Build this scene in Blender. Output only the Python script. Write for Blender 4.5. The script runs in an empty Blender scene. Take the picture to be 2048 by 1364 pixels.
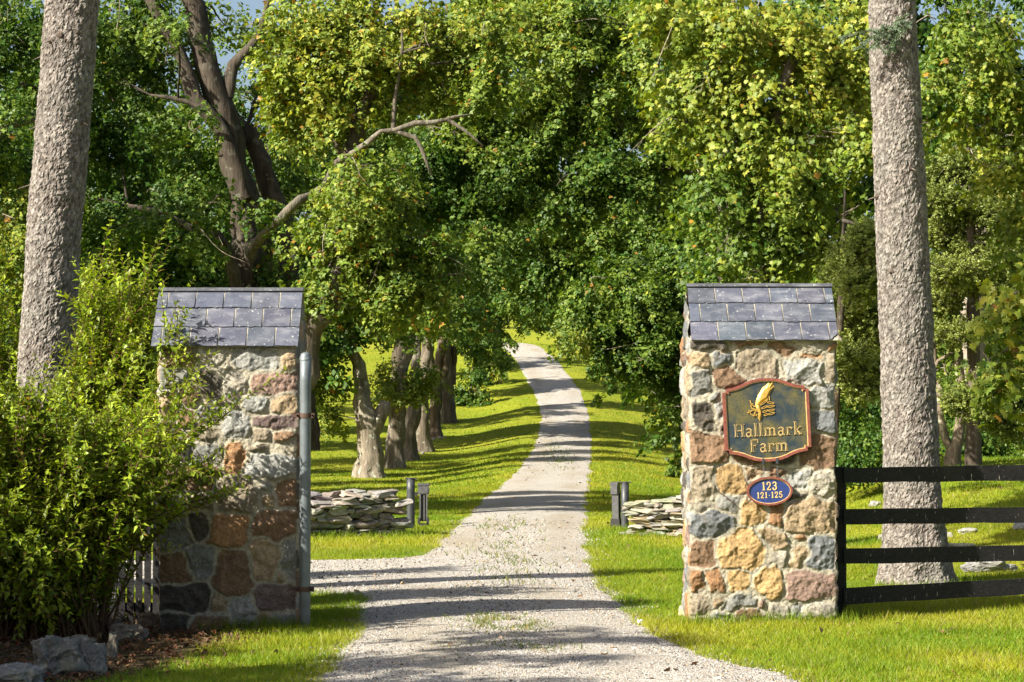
import bpy, math, random
import numpy as np
from mathutils import Vector
rng = np.random.default_rng(7)
random.seed(7)
S = bpy.context.scene
COL = S.collection
rad = math.radians

# ------------------------------------------------------------------ camera, sky, sun, exposure
FPX = 4576.0            # focal length in pixels of the 2048 px wide photograph
CAM = np.array([0.0, 0.0, 1.93])
PITCH = math.atan(151 / FPX)
cd = bpy.data.cameras.new('camera'); cam = bpy.data.objects.new('camera', cd); COL.objects.link(cam)
cd.sensor_width = 36; cd.lens = 36 * FPX / 2048; cd.clip_start = 0.5; cd.clip_end = 3000
cam.location = CAM; cam.rotation_euler = (math.pi / 2 + PITCH, 0, 0)
S.camera = cam
SUN = np.array([-0.68, -0.45, 0.585]); SUN /= np.linalg.norm(SUN)
EXPOSURE = 1.55
w = bpy.data.worlds.new('World'); S.world = w; w.use_nodes = True
nt = w.node_tree; nt.nodes.clear()
sky = nt.nodes.new('ShaderNodeTexSky'); sky.sky_type = 'NISHITA'; sky.sun_disc = False
sky.sun_elevation = math.asin(SUN[2]); sky.sun_rotation = math.atan2(SUN[0], SUN[1])
sky.air_density = 1.0; sky.dust_density = 3.5; sky.ozone_density = 1.0
bg = nt.nodes.new('ShaderNodeBackground'); bg.inputs['Strength'].default_value = 0.06
out = nt.nodes.new('ShaderNodeOutputWorld')
nt.links.new(sky.outputs[0], bg.inputs[0]); nt.links.new(bg.outputs[0], out.inputs[0])
ld = bpy.data.lights.new('sun', 'SUN'); ld.energy = 5.0; ld.angle = rad(0.53); ld.color = (1.0, 0.93, 0.80)
lo = bpy.data.objects.new('sun', ld); COL.objects.link(lo)
lo.rotation_euler = Vector(SUN).to_track_quat('Z', 'Y').to_euler(); lo.location = (-30, -20, 40)
S.view_settings.view_transform = 'Standard'; S.view_settings.look = 'None'
S.view_settings.exposure = EXPOSURE; S.view_settings.gamma = 1.0; S.view_settings.use_curve_mapping = False
S.render.engine = 'CYCLES'
S.cycles.max_bounces = 6; S.cycles.diffuse_bounces = 3; S.cycles.glossy_bounces = 2
S.cycles.transmission_bounces = 4; S.cycles.transparent_max_bounces = 4
S.cycles.caustics_reflective = False; S.cycles.caustics_refractive = False

# ------------------------------------------------------------------ helpers
cp, sp = math.cos(PITCH), math.sin(PITCH)
def P(px, py, D):
    """world point seen at pixel (px,py) of the photograph at distance D along +Y"""
    a = (px - 1024) / FPX; b = (682 - py) / FPX
    d = np.array([a, cp - sp * b, sp + cp * b])
    return CAM + d * (D / d[1])

def vnoise(p, seed=0):
    p = np.asarray(p, dtype=np.float64)
    i = np.floor(p).astype(np.int64); f = p - i
    u = f * f * (3 - 2 * f)
    def h(dx, dy, dz):
        n = (i[..., 0] + dx) * 374761393 + (i[..., 1] + dy) * 668265263 + (i[..., 2] + dz) * 1274126177 + seed * 974634777
        n &= 0xFFFFFFFF
        n = ((n ^ (n >> 13)) * 1274126177) & 0xFFFFFFFF
        n = ((n ^ (n >> 16)) * 2246822519) & 0xFFFFFFFF
        n = n ^ (n >> 15)
        return n.astype(np.float64) / 4294967295.0
    x, y, z = u[..., 0], u[..., 1], u[..., 2]
    def L(a, b, t): return a + (b - a) * t
    return L(L(L(h(0,0,0), h(1,0,0), x), L(h(0,1,0), h(1,1,0), x), y),
             L(L(h(0,0,1), h(1,0,1), x), L(h(0,1,1), h(1,1,1), x), y), z) * 2 - 1
def fbm(p, octv=4, seed=0, gain=0.5):
    p = np.asarray(p, dtype=np.float64); s = 0; a = 1.0
    for k in range(octv):
        s = s + a * vnoise(p * (2.03 ** k), seed + k * 17); a *= gain
    return s
def p3(x, y, z=0.0):
    x, y = np.broadcast_arrays(np.asarray(x, float), np.asarray(y, float))
    return np.stack([x, y, np.broadcast_to(np.asarray(z, float), x.shape)], -1)
def sstep(t):
    t = np.clip(t, 0, 1); return t * t * (3 - 2 * t)
def norm(v): return v / (np.linalg.norm(v, axis=-1, keepdims=True) + 1e-9)

class MB:
    """collects vertices, faces and a per-vertex colour; build() links ONE mesh object"""
    def __init__(s): s.v = []; s.f = []; s.c = []; s.n = 0; s.m = []
    def add(s, v, faces, col=(1, 1, 1), mat=0):
        v = np.asarray(v, dtype=np.float32).reshape(-1, 3)
        for f in (faces if isinstance(faces, list) else [faces]):
            f = np.asarray(f, dtype=np.int32)
            s.f.append(f + s.n); s.m.append(np.full(len(f), mat, np.int32))
        c = np.asarray(col, dtype=np.float32)
        s.c.append(np.broadcast_to(c, (len(v), 3)) if c.ndim == 1 else c)
        s.v.append(v); s.n += len(v)
    def box(s, c, size, col=(1, 1, 1), mat=0, R=None):
        v = np.array([[x, y, z] for x in (-.5, .5) for y in (-.5, .5) for z in (-.5, .5)]) * np.asarray(size)
        if R is not None: v = v @ np.asarray(R).T
        s.add(v + np.asarray(c), np.array([[0,1,3,2],[4,6,7,5],[0,4,5,1],[2,3,7,6],[0,2,6,4],[1,5,7,3]]), col, mat)
    def build(s, name, mats, parent=None, base=None, smooth=False):
        v = np.concatenate(s.v); c = np.concatenate(s.c)
        if base is not None: v = v - np.asarray(base, dtype=np.float32)
        me = bpy.data.meshes.new(name)
        me.vertices.add(len(v)); me.vertices.foreach_set('co', v.ravel())
        tot = np.concatenate([np.full(len(f), f.shape[1], np.int32) for f in s.f])
        idx = np.concatenate([f.ravel() for f in s.f])
        st = np.concatenate([[0], np.cumsum(tot)[:-1]]).astype(np.int32)
        me.loops.add(len(idx)); me.loops.foreach_set('vertex_index', idx)
        me.polygons.add(len(tot)); me.polygons.foreach_set('loop_start', st)
        me.polygons.foreach_set('material_index', np.concatenate(s.m))
        me.polygons.foreach_set('use_smooth', np.full(len(tot), smooth))
        a = me.attributes.new('Col', 'FLOAT_COLOR', 'POINT')
        a.data.foreach_set('color', np.concatenate([c, np.ones((len(c), 1), np.float32)], 1).astype(np.float32).ravel())
        me.update(calc_edges=True); me.validate()
        for m in (mats if isinstance(mats, (list, tuple)) else [mats]): me.materials.append(m)
        o = bpy.data.objects.new(name, me); COL.objects.link(o)
        if parent is not None: o.parent = parent
        return o
def tag(o, label=None, cat=None, group=None, kind=None):
    if label: o['label'] = label
    if cat: o['category'] = cat
    if group: o['group'] = group
    if kind: o['kind'] = kind
    return o
def empty(name, loc, label, cat, group=None, rot=(0, 0, 0)):
    o = bpy.data.objects.new(name, None); COL.objects.link(o); o.location = loc; o.rotation_euler = rot
    o.empty_display_size = 0.2
    return tag(o, label, cat, group)

def catmull(pts, radii, step):
    pts = np.asarray(pts, float); radii = np.asarray(radii, float)
    n = len(pts)
    q = np.concatenate([[2 * pts[0] - pts[1]], pts, [2 * pts[-1] - pts[-2]]])
    o, r = [], []
    for i in range(n - 1):
        L = np.linalg.norm(pts[i + 1] - pts[i]); k = max(1, int(L / step))
        for t in np.arange(k) / k:
            a, b, c, d = q[i], q[i + 1], q[i + 2], q[i + 3]
            o.append(0.5 * ((2 * b) + (-a + c) * t + (2 * a - 5 * b + 4 * c - d) * t * t + (-a + 3 * b - 3 * c + d) * t ** 3))
            r.append(radii[i] * (1 - t) + radii[i + 1] * t)
    o.append(pts[-1]); r.append(radii[-1])
    return np.array(o), np.array(r)
def tube(mb, pts, radii, seg=10, step=0.25, col=(1, 1, 1), rough=0.0, ridge=0.0, flare=0.0, mat=0, seed=None, freq=3.0, wob=0.0):
    if seed is None: seed = random.randrange(9999)
    c, r = catmull(pts, radii, step)
    if wob: c = c + np.stack([fbm(c * 1.7, 3, seed), fbm(c * 1.7, 3, seed + 1), fbm(c * 1.7, 3, seed + 2)], -1) * (wob * np.minimum(r, .12) * np.minimum(1, np.arange(len(c)) / 4))[:, None]
    t = norm(np.gradient(c, axis=0))
    ref = np.array([0.31, 0.9, 0.2]) if abs(t[0][2]) > 0.7 else np.array([0, 0, 1.0])
    a = norm(np.cross(t, ref)); b = np.cross(t, a)
    th = np.arange(seg) / seg * 2 * math.pi
    ca, sa = np.cos(th)[None, :, None], np.sin(th)[None, :, None]
    d = a[:, None] * ca + b[:, None] * sa
    R = np.broadcast_to(r[:, None], (len(c), seg)).copy()
    if flare:
        hgt = c[:, 2] - c[0, 2]
        fl = np.exp(-hgt / 0.45)[:, None]
        lob = 0.55 + 0.45 * np.sin(th * 5 + seed) * np.sin(th * 3 + seed * 1.7)
        R *= 1 + flare * fl * lob[None]
    if ridge:
        cc = np.concatenate([np.cos(th), np.sin(th)]).reshape(2, -1)
        q = np.stack([np.broadcast_to(cc[0] * 2.2, R.shape), np.broadcast_to(cc[1] * 2.2, R.shape),
                      np.broadcast_to((np.arange(len(c)) * step * 0.35)[:, None], R.shape)], -1)
        R *= 1 + ridge * fbm(q, 2, seed)
    v = c[:, None] + d * R[..., None]
    if rough:
        v = v + d * (fbm(v * freq, 3, seed) * rough)[..., None]
    n = len(c)
    i = np.arange(n - 1)[:, None] * seg; j = np.arange(seg)[None]; j2 = (j + 1) % seg
    f = np.stack([i + j, i + j2, i + seg + j2, i + seg + j], -1).reshape(-1, 4)
    v = v.reshape(-1, 3)
    mb.add(v, [f, np.arange(n * seg - seg, n * seg)[None]], col, mat)
    return c, r

# ------------------------------------------------------------------ materials
def mat(name, build, disp=False):
    m = bpy.data.materials.new(name); m.use_nodes = True
    t = m.node_tree; t.nodes.clear()
    o = t.nodes.new('ShaderNodeOutputMaterial')
    class N:
        def __getattr__(s, k): return lambda **kw: s.mk(k, **kw)
        def mk(s, k, **kw):
            n = t.nodes.new('ShaderNode' + k)
            for a, b in kw.items(): setattr(n, a, b)
            return n
        def link(s, a, b): t.links.new(a, b)
        def pos(s): return t.nodes.new('ShaderNodeTexCoord').outputs['Object']
        def attr(s, nm='Col'):
            n = t.nodes.new('ShaderNodeAttribute'); n.attribute_name = nm; return n.outputs['Color']
        def noise(s, scale, detail=4, rough=0.55, vec=None, dist=0.0):
            n = t.nodes.new('ShaderNodeTexNoise'); n.inputs['Scale'].default_value = scale
            n.inputs['Detail'].default_value = detail; n.inputs['Roughness'].default_value = rough
            n.inputs['Distortion'].default_value = dist
            t.links.new(vec if vec is not None else s.pos(), n.inputs['Vector']); return n.outputs[0]
        def voro(s, scale, vec=None, feature='F1', outn='Distance', rnd=1.0):
            n = t.nodes.new('ShaderNodeTexVoronoi'); n.feature = feature; n.inputs['Scale'].default_value = scale
            n.inputs['Randomness'].default_value = rnd
            t.links.new(vec if vec is not None else s.pos(), n.inputs['Vector']); return n.outputs[outn]
        def scale(s, vec, xyz):
            n = t.nodes.new('ShaderNodeMapping'); n.inputs['Scale'].default_value = xyz
            t.links.new(vec, n.inputs['Vector']); return n.outputs[0]
        def ramp(s, fac, stops, interp='LINEAR'):
            n = t.nodes.new('ShaderNodeValToRGB'); e = n.color_ramp.elements; n.color_ramp.interpolation = interp
            while len(e) < len(stops): e.new(0.5)
            for q, (p, c) in zip(e, stops):
                q.position = p; q.color = (c, c, c, 1) if isinstance(c, (int, float)) else (c[0], c[1], c[2], 1)
            t.links.new(fac, n.inputs[0]); return n.outputs[0]
        def mix(s, fac, a, b, mode='MIX'):
            n = t.nodes.new('ShaderNodeMix'); n.data_type = 'RGBA'; n.blend_type = mode
            for sock, val in ((n.inputs[0], fac), (n.inputs[6], a), (n.inputs[7], b)):
                if isinstance(val, (int, float)): sock.default_value = val if sock is n.inputs[0] or sock.type == 'VALUE' else (val, val, val, 1)
                elif isinstance(val, tuple): sock.default_value = (*val, 1)
                else: t.links.new(val, sock)
            return n.outputs[2]
        def bump(s, h, strength=0.5, dist=0.02, nrm=None):
            n = t.nodes.new('ShaderNodeBump'); n.inputs['Strength'].default_value = strength
            n.inputs['Distance'].default_value = dist; t.links.new(h, n.inputs['Height'])
            if nrm is not None: t.links.new(nrm, n.inputs['Normal'])
            return n.outputs[0]
        def bsdf(s, color, rough=0.8, nrm=None, spec=0.3, metal=0.0):
            n = t.nodes.new('ShaderNodeBsdfPrincipled')
            if isinstance(color, tuple): n.inputs['Base Color'].default_value = (*color, 1)
            else: t.links.new(color, n.inputs['Base Color'])
            if isinstance(rough, (int, float)): n.inputs['Roughness'].default_value = rough
            else: t.links.new(rough, n.inputs['Roughness'])
            n.inputs['Specular IOR Level'].default_value = spec; n.inputs['Metallic'].default_value = metal
            if nrm is not None: t.links.new(nrm, n.inputs['Normal'])
            return n.outputs[0]
        def out(s, sh): t.links.new(sh, o.inputs[0])
    build(N()); return m

def leaf_mat(name, trans=0.35, rough=0.42, spec=0.4, tint=(1.25, 1.25, 0.45)):
    def b(n):
        c = n.attr()
        sh = n.bsdf(c, rough, None, spec)
        tr = n.BsdfTranslucent(); n.link(n.mix(1.0, c, tint, 'MULTIPLY'), tr.inputs[0])
        mx = n.MixShader(); mx.inputs[0].default_value = trans
        n.link(sh, mx.inputs[1]); n.link(tr.outputs[0], mx.inputs[2]); n.out(mx.outputs[0])
    return mat(name, b)
M = {}
M['leaf'] = leaf_mat('maple_leaf', 0.34, 0.5, 0.3)
M['shrub'] = leaf_mat('shrub_leaf', 0.42, 0.42, 0.35)
M['needle'] = leaf_mat('needle', 0.22, 0.5, 0.3)
M['grass'] = leaf_mat('grass_blade', 0.45, 0.5, 0.25, (1.25, 1.2, 0.5))
M['litter'] = leaf_mat('dry_leaf', 0.15, 0.6, 0.2, (1.2, 1.0, 0.6))

def b_spruce(n):
    p = n.pos(); ps = n.scale(p, (1, 1, 0.62))
    wob = n.mix(0.16, ps, n.mk('TexNoise').outputs[1])
    nz = n.noise(9, 3); 
    v = n.voro(26, ps); cellc = n.voro(26, ps, outn='Color')
    big = n.noise(1.6, 3); fine = n.noise(70, 3, 0.7)
    base = n.ramp(nz, [(0.25, (0.135, 0.115, 0.103)), (0.5, (0.235, 0.21, 0.192)), (0.75, (0.35, 0.325, 0.30))])
    base = n.mix(0.30, base, n.ramp(cellc, [(0, (0.12, 0.10, 0.088)), (0.5, (0.235, 0.21, 0.19)), (1, (0.42, 0.395, 0.365))]))
    base = n.mix(n.ramp(big, [(0.42, 0.0), (0.68, 0.5)]), base, (0.19, 0.195, 0.175))
    crack = n.ramp(v, [(0.42, 0.0), (0.72, 1.0)])
    base = n.mix(n.mix(0.5, crack, 0.0), base, (0.05, 0.038, 0.03))
    base = n.mix(0.75, base, n.attr(), 'MULTIPLY')
    h = n.mix(0.5, n.ramp(v, [(0.0, 1.0), (0.6, 0.25), (0.8, 0.0)]), fine)
    n.out(n.bsdf(base, 0.9, n.bump(h, 0.9, 0.03), 0.2))
M['spruce_bark'] = mat('spruce_bark', b_spruce)
def b_maple(n):
    p = n.pos(); ps = n.scale(p, (1, 1, 0.16))
    a = n.noise(9, 5, 0.65, ps); pat = n.noise(2.2, 4, 0.6); li = n.noise(5, 3, 0.5)
    base = n.ramp(a, [(0.3, (0.055, 0.045, 0.035)), (0.5, (0.13, 0.112, 0.09)), (0.72, (0.225, 0.20, 0.165))])
    base = n.mix(n.ramp(pat, [(0.52, 0.0), (0.66, 0.5)]), base, (0.24, 0.235, 0.195))
    base = n.mix(n.ramp(li, [(0.63, 0.0), (0.67, 0.7)]), base, (0.28, 0.305, 0.25))
    base = n.mix(1.0, base, n.attr(), 'MULTIPLY')
    n.out(n.bsdf(base, 0.9, n.bump(a, 0.8, 0.06), 0.2))
M['maple_bark'] = mat('maple_bark', b_maple)
def b_stone(n):
    c = n.attr(); a = n.noise(14, 6, 0.65); b = n.noise(55, 4, 0.7); k = n.noise(5, 4, 0.6); sp_ = n.noise(22, 3, 0.6)
    base = n.mix(0.75, c, n.ramp(a, [(0.28, 0.42), (0.5, 0.95), (0.75, 1.5)]), 'MULTIPLY')
    base = n.mix(0.7, base, n.ramp(b, [(0.3, 0.35), (0.5, 1.0), (0.75, 1.5)]), 'MULTIPLY')
    base = n.mix(n.ramp(k, [(0.58, 0.0), (0.74, 0.16)]), base, (0.34, 0.20, 0.08))
    base = n.mix(n.ramp(sp_, [(0.64, 0.0), (0.72, 0.25)]), base, (0.34, 0.34, 0.29))
    h = n.mix(0.5, a, b)
    n.out(n.bsdf(base, 0.88, n.bump(h, 0.8, 0.02), 0.25))
M['stone'] = mat('fieldstone', b_stone)
def b_flat(n):
    c = n.attr(); a = n.noise(9, 6, 0.65, n.scale(n.pos(), (1, 1, 3.5))); k = n.noise(3, 4)
    base = n.mix(0.8, c, n.ramp(a, [(0.3, 0.45), (0.5, 1.0), (0.75, 1.35)]), 'MULTIPLY')
    base = n.mix(n.ramp(k, [(0.56, 0.0), (0.7, 0.4)]), base, (0.27, 0.265, 0.215))
    n.out(n.bsdf(base, 0.9, n.bump(a, 0.8, 0.03), 0.2))
M['flatstone'] = mat('flat_stone', b_flat)
def b_slate(n):
    c = n.attr(); a = n.noise(7, 5, 0.6); b = n.noise(60, 3, 0.7); k = n.noise(38, 2, 0.5); st = n.noise(4, 4, 0.6, n.scale(n.pos(), (1, 3, 3)))
    base = n.mix(n.ramp(a, [(0.42, 0.0), (0.75, 0.40)]), c, (0.17, 0.18, 0.21))
    base = n.mix(n.ramp(st, [(0.5, 0.0), (0.75, 0.5)]), base, (0.25, 0.25, 0.265))
    base = n.mix(n.ramp(k, [(0.66, 0.0), (0.72, 0.7)]), base, (0.36, 0.37, 0.36))
    base = n.mix(0.35, base, n.ramp(b, [(0.3, 0.5), (0.6, 1.1)]), 'MULTIPLY')
    n.out(n.bsdf(base, 0.62, n.bump(n.mix(0.4, b, a), 0.35, 0.006), 0.35))
M['slate'] = mat('slate', b_slate)
def b_mortar(n):
    a = n.noise(30, 5, 0.7)
    n.out(n.bsdf(n.ramp(a, [(0.3, (0.18, 0.165, 0.125)), (0.6, (0.34, 0.315, 0.25))]), 0.95, n.bump(a, 0.6, 0.02), 0.1))
M['mortar'] = mat('mortar', b_mortar)
def b_rock(n):
    c = n.attr(); a = n.noise(5, 6, 0.65); k = n.noise(12, 4, 0.6); mo = n.noise(2.5, 4)
    base = n.mix(0.8, c, n.ramp(a, [(0.3, 0.5), (0.5, 1.0), (0.75, 1.4)]), 'MULTIPLY')
    base = n.mix(n.ramp(k, [(0.60, 0.0), (0.68, 0.5)]), base, (0.42, 0.43, 0.38))
    base = n.mix(n.ramp(mo, [(0.55, 0.0), (0.68, 0.5)]), base, (0.10, 0.115, 0.04))
    n.out(n.bsdf(base, 0.9, n.bump(n.mix(0.5, a, k), 0.8, 0.05), 0.2))
M['rock'] = mat('rock', b_rock)
def b_blackpaint(n):
    a = n.noise(60, 4, 0.6, n.scale(n.pos(), (0.08, 1, 1))); k = n.noise(55, 2, 0.5, n.scale(n.pos(), (1.6, 1, 0.22))); g = n.noise(3, 4)
    base = n.ramp(a, [(0.3, (0.006, 0.006, 0.007)), (0.7, (0.022, 0.021, 0.022))])
    base = n.mix(n.ramp(k, [(0.70, 0.0), (0.73, 0.8)]), base, (0.40, 0.37, 0.32))
    base = n.mix(n.ramp(g, [(0.58, 0.0), (0.8, 0.3)]), base, (0.07, 0.065, 0.06))
    n.out(n.bsdf(base, 0.72, n.bump(a, 0.4, 0.004), 0.22))
M['blackboard'] = mat('black_painted_board', b_blackpaint)
def b_galv(n):
    a = n.noise(6, 5, 0.6); b = n.noise(40, 3, 0.6, n.scale(n.pos(), (1, 1, 0.12)))
    base = n.ramp(a, [(0.3, (0.085, 0.10, 0.11)), (0.7, (0.15, 0.175, 0.185))])
    base = n.mix(n.ramp(b, [(0.66, 0.0), (0.74, 0.55)]), base, (0.19, 0.10, 0.06))
    n.out(n.bsdf(base, 0.5, n.bump(b, 0.15, 0.003), 0.45, 0.35))
M['galv'] = mat('weathered_galvanised_steel', b_galv)
def simple(name, c, rough=0.6, spec=0.3, metal=0.0, var=0.25, sc=18):
    def b(n):
        a = n.noise(sc, 4)
        n.out(n.bsdf(n.mix(1.0, c, n.ramp(a, [(0.3, 1 - var), (0.7, 1 + var)]), 'MULTIPLY'), rough, n.bump(a, 0.15, 0.004), spec, metal))
    return mat(name, b)
M['darksteel'] = simple('dark_grey_steel', (0.040, 0.044, 0.050), 0.5, 0.5, 0.2)
M['greycase'] = simple('grey_opener_case', (0.07, 0.07, 0.073), 0.55, 0.4)
M['blackmetal'] = simple('black_metal', (0.022, 0.022, 0.025), 0.5, 0.4)
M['rustiron'] = simple('rusted_iron', (0.075, 0.045, 0.032), 0.8, 0.3)
M['redpaint'] = simple('oxide_red_paint', (0.165, 0.048, 0.034), 0.55, 0.4, 0, 0.35, 40)
M['gold'] = simple('gold_leaf', (0.60, 0.37, 0.085), 0.38, 0.5, 0.55, 0.25, 60)
M['oldgold'] = simple('worn_gold_paint', (0.60, 0.42, 0.17), 0.55, 0.4, 0.2, 0.3, 60)
M['navy'] = simple('navy_paint', (0.018, 0.035, 0.135), 0.4, 0.45, 0, 0.15, 30)
def b_signface(n):
    p = n.pos(); a = n.noise(3.2, 5, 0.6, n.scale(p, (1.3, 1, 1.0)), 0.4); d = n.noise(70, 2, 0.5)
    h = n.noise(9, 4, 0.7)
    m1 = n.ramp(a, [(0.42, 0.0), (0.60, 1.0)])
    base = n.mix(m1, (0.014, 0.028, 0.042), (0.085, 0.075, 0.028))
    base = n.mix(n.ramp(h, [(0.5, 0.0), (0.72, 0.6)]), base, (0.115, 0.10, 0.045))
    base = n.mix(n.ramp(d, [(0.56, 0.0), (0.62, 0.75)]), base, (0.02, 0.024, 0.022))
    n.out(n.bsdf(base, 0.38, n.bump(d, 0.15, 0.003), 0.5))
M['signface'] = mat('worn_dark_green_paint', b_signface)

def b_ground(n):
    c = n.attr(); p = n.pos()
    a = n.noise(1.1, 5, 0.6); b = n.noise(14, 5, 0.7); k = n.noise(90, 3, 0.7); l = n.noise(0.16, 4, 0.6)
    sx = n.SeparateColor(); n.link(c, sx.inputs[0])
    g = n.ramp(b, [(0.25, (0.085, 0.130, 0.008)), (0.5, (0.155, 0.200, 0.011)), (0.75, (0.225, 0.250, 0.018))])
    g = n.mix(n.ramp(a, [(0.42, 0.0), (0.68, 0.6)]), g, (0.265, 0.250, 0.022))
    g = n.mix(n.ramp(l, [(0.42, 0.0), (0.62, 0.4)]), g, (0.27, 0.245, 0.024))
    g = n.mix(0.5, g, n.ramp(k, [(0.3, 0.55), (0.7, 1.35)]), 'MULTIPLY')
    d = n.ramp(n.noise(20, 5, 0.75), [(0.3, (0.022, 0.015, 0.009)), (0.55, (0.06, 0.04, 0.024)), (0.75, (0.13, 0.085, 0.045))])
    f = n.mix(1.0, sx.outputs[0], n.ramp(b, [(0.3, 0.7), (0.7, 1.25)]), 'MULTIPLY')
    n.out(n.bsdf(n.mix(f, g, d), 0.95, n.bump(n.mix(0.5, b, k), 0.6, 0.05), 0.1))
M['ground'] = mat('lawn_and_soil', b_ground)
def b_gravel(n):
    p = n.pos(); c = n.attr()
    v = n.voro(75, p, outn='Color'); vd = n.voro(75, p); v2 = n.voro(34, p, outn='Color'); a = n.noise(1.0, 4, 0.6); big = n.noise(0.55, 4, 0.6, n.scale(p, (1, 0.35, 1))); fn = n.noise(45, 4, 0.7)
    sep = n.SeparateColor(); n.link(v, sep.inputs[0]); sep2 = n.SeparateColor(); n.link(v2, sep2.inputs[0])
    g = n.ramp(sep.outputs[0], [(0.0, (0.115, 0.108, 0.098)), (0.35, (0.27, 0.255, 0.23)), (0.7, (0.41, 0.388, 0.352)), (1.0, (0.58, 0.555, 0.51))])
    g = n.mix(n.ramp(sep2.outputs[1], [(0.8, 0.0), (0.9, 0.5)]), g, (0.31, 0.245, 0.18))
    dust = n.ramp(fn, [(0.3, (0.21, 0.18, 0.135)), (0.7, (0.33, 0.29, 0.225))])
    sc = n.SeparateColor(); n.link(c, sc.inputs[0])
    f = n.mix(1.0, sc.outputs[0], n.ramp(big, [(0.40, 0.0), (0.66, 1.0)]), 'MULTIPLY')
    g = n.mix(f, g, dust)
    n.out(n.bsdf(g, 0.95, n.bump(n.ramp(vd, [(0, 1.0), (0.7, 0.0)]), 0.6, 0.02), 0.15))
M['gravel'] = mat('gravel', b_gravel)
def b_attr(n):
    c = n.attr(); a = n.noise(40, 3)
    n.out(n.bsdf(n.mix(1.0, c, n.ramp(a, [(0.3, 0.7), (0.7, 1.25)]), 'MULTIPLY'), 0.9, None, 0.15))
M['pebble'] = mat('pebble', b_attr)
M['wood'] = mat('weathered_twig', b_attr)

# ------------------------------------------------------------------ terrain
def smooth_table(xk, yk, step=0.5, blur=9):
    g = np.arange(xk[0], xk[-1] + step, step); v = np.interp(g, xk, yk)
    for _ in range(2):
        vp = np.pad(v, blur, mode='edge'); v = np.convolve(vp, np.ones(2 * blur + 1) / (2 * blur + 1), 'valid')
    return g, v
HG, HV = smooth_table([-60, 0, 40, 52, 67.5, 91.5, 112, 122, 132, 140, 148, 160, 175, 200, 260, 420, 900],
                      [0, 0, 0, .03, .13, .63, 1.95, 3.24, 4.5, 5.33, 6.07, 7.0, 7.8, 9.2, 13, 24, 50])
RY = [-40, 0, 12, 16.6, 18.9, 21.7, 24.07, 27.9, 30.8, 39.6, 52, 67.5, 91.5, 112, 122, 132, 140, 148, 160, 175, 200]
RL = [-9, -6, -1.7, -1.39, -1.34, -1.465, -1.62, -1.45, -1.24, -.99, -.67, 0, .88, 1.485, 1.17, .58, .275, -.14, -1.0, -5.5, -16]
RR = [12, 9, 3.6, 2.09, 1.43, 1.17, 1.08, 1.04, 1.04, 1.28, 1.716, 2.30, 3.19, 3.74, 3.67, 3.1, 2.8, 2.29, 1.64, -2.2, -12]
LG, LV = smooth_table(RY, RL, 0.25, 5); RG, RV = smooth_table(RY, RR, 0.25, 5)
BY = [24.0, 24.6, 25.1, 25.45, 25.75, 26.0, 29.9, 30.15, 30.45, 30.9, 31.5]
BX = [0.0, 0.15, 0.6, 1.6, 4.0, 20.0, 20.0, 4.0, 1.2, 0.25, 0.0]
def road_L(y, branch=True):
    L = np.interp(y, LG, LV)
    L = L + 0.05 * vnoise(p3(np.asarray(y) * 2.3, 5.0)) + 0.05 * vnoise(p3(np.asarray(y) * 0.7, 8.0))
    if branch: L = L - np.interp(y, BY, BX)
    return L
def road_R(y):
    return np.interp(y, RG, RV) + 0.05 * vnoise(p3(np.asarray(y) * 2.1, 15.0)) + 0.06 * vnoise(p3(np.asarray(y) * 0.6, 18.0))
def height(x, y):
    x = np.asarray(x, float); y = np.asarray(y, float)
    z = np.interp(y, HG, HV)
    L = np.interp(y, LG, LV); R = np.interp(y, RG, RV)
    e = np.maximum(np.maximum(L - x, x - R), 0)
    z = z - 0.42 * sstep(e / 4.0) * sstep((y - 46) / 22)
    z = z + sstep((x - np.maximum(4.0, .088 * y)) / 4.5) * 0.055 * np.clip(y - 25.5, 0, 60)
    z = z + 0.05 * np.clip(x - 10, 0, 60) + 0.03 * np.clip(-x - 14, 0, 60) * sstep((y - 20) / 30)
    z = z + 0.09 * sstep((-2.9 - x) / 1.5) * sstep((24 - y) / 3) * 0.0
    z = z + 0.018 * vnoise(p3(x * 0.7, y * 0.7, 3.1)) + 0.03 * vnoise(p3(x * 0.25, y * 0.25, 1.1)) * sstep(e / 2)
    return z
def hit(px, py):
    d = P(px, py, 1.0) - CAM
    D = np.arange(10, 320, 0.1)
    z = CAM[2] + d[2] * D; g = height(d[0] * D, D)
    k = np.argmax(z < g)
    return np.array([d[0] * D[k], D[k], g[k]])
def on_ground(px, D):
    x = (px - 1024) / FPX * D
    return np.array([x, D, float(height(x, D))])

def dirtmask(x, y):
    m = sstep((-1.95 - x - 0.25 * fbm(p3(x, y) * 1.6, 2)) / 0.9) * sstep((23.2 - y) / 1.2) * sstep((y - 16.0 + (-x - 3) * 2) / 1.5)
    m2 = 0.6 * np.exp(-(((x + 3.9) / 1.2) ** 2 + ((y - 66) / 6) ** 2)) * 0
    return np.clip(m + m2, 0, 1)

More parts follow.
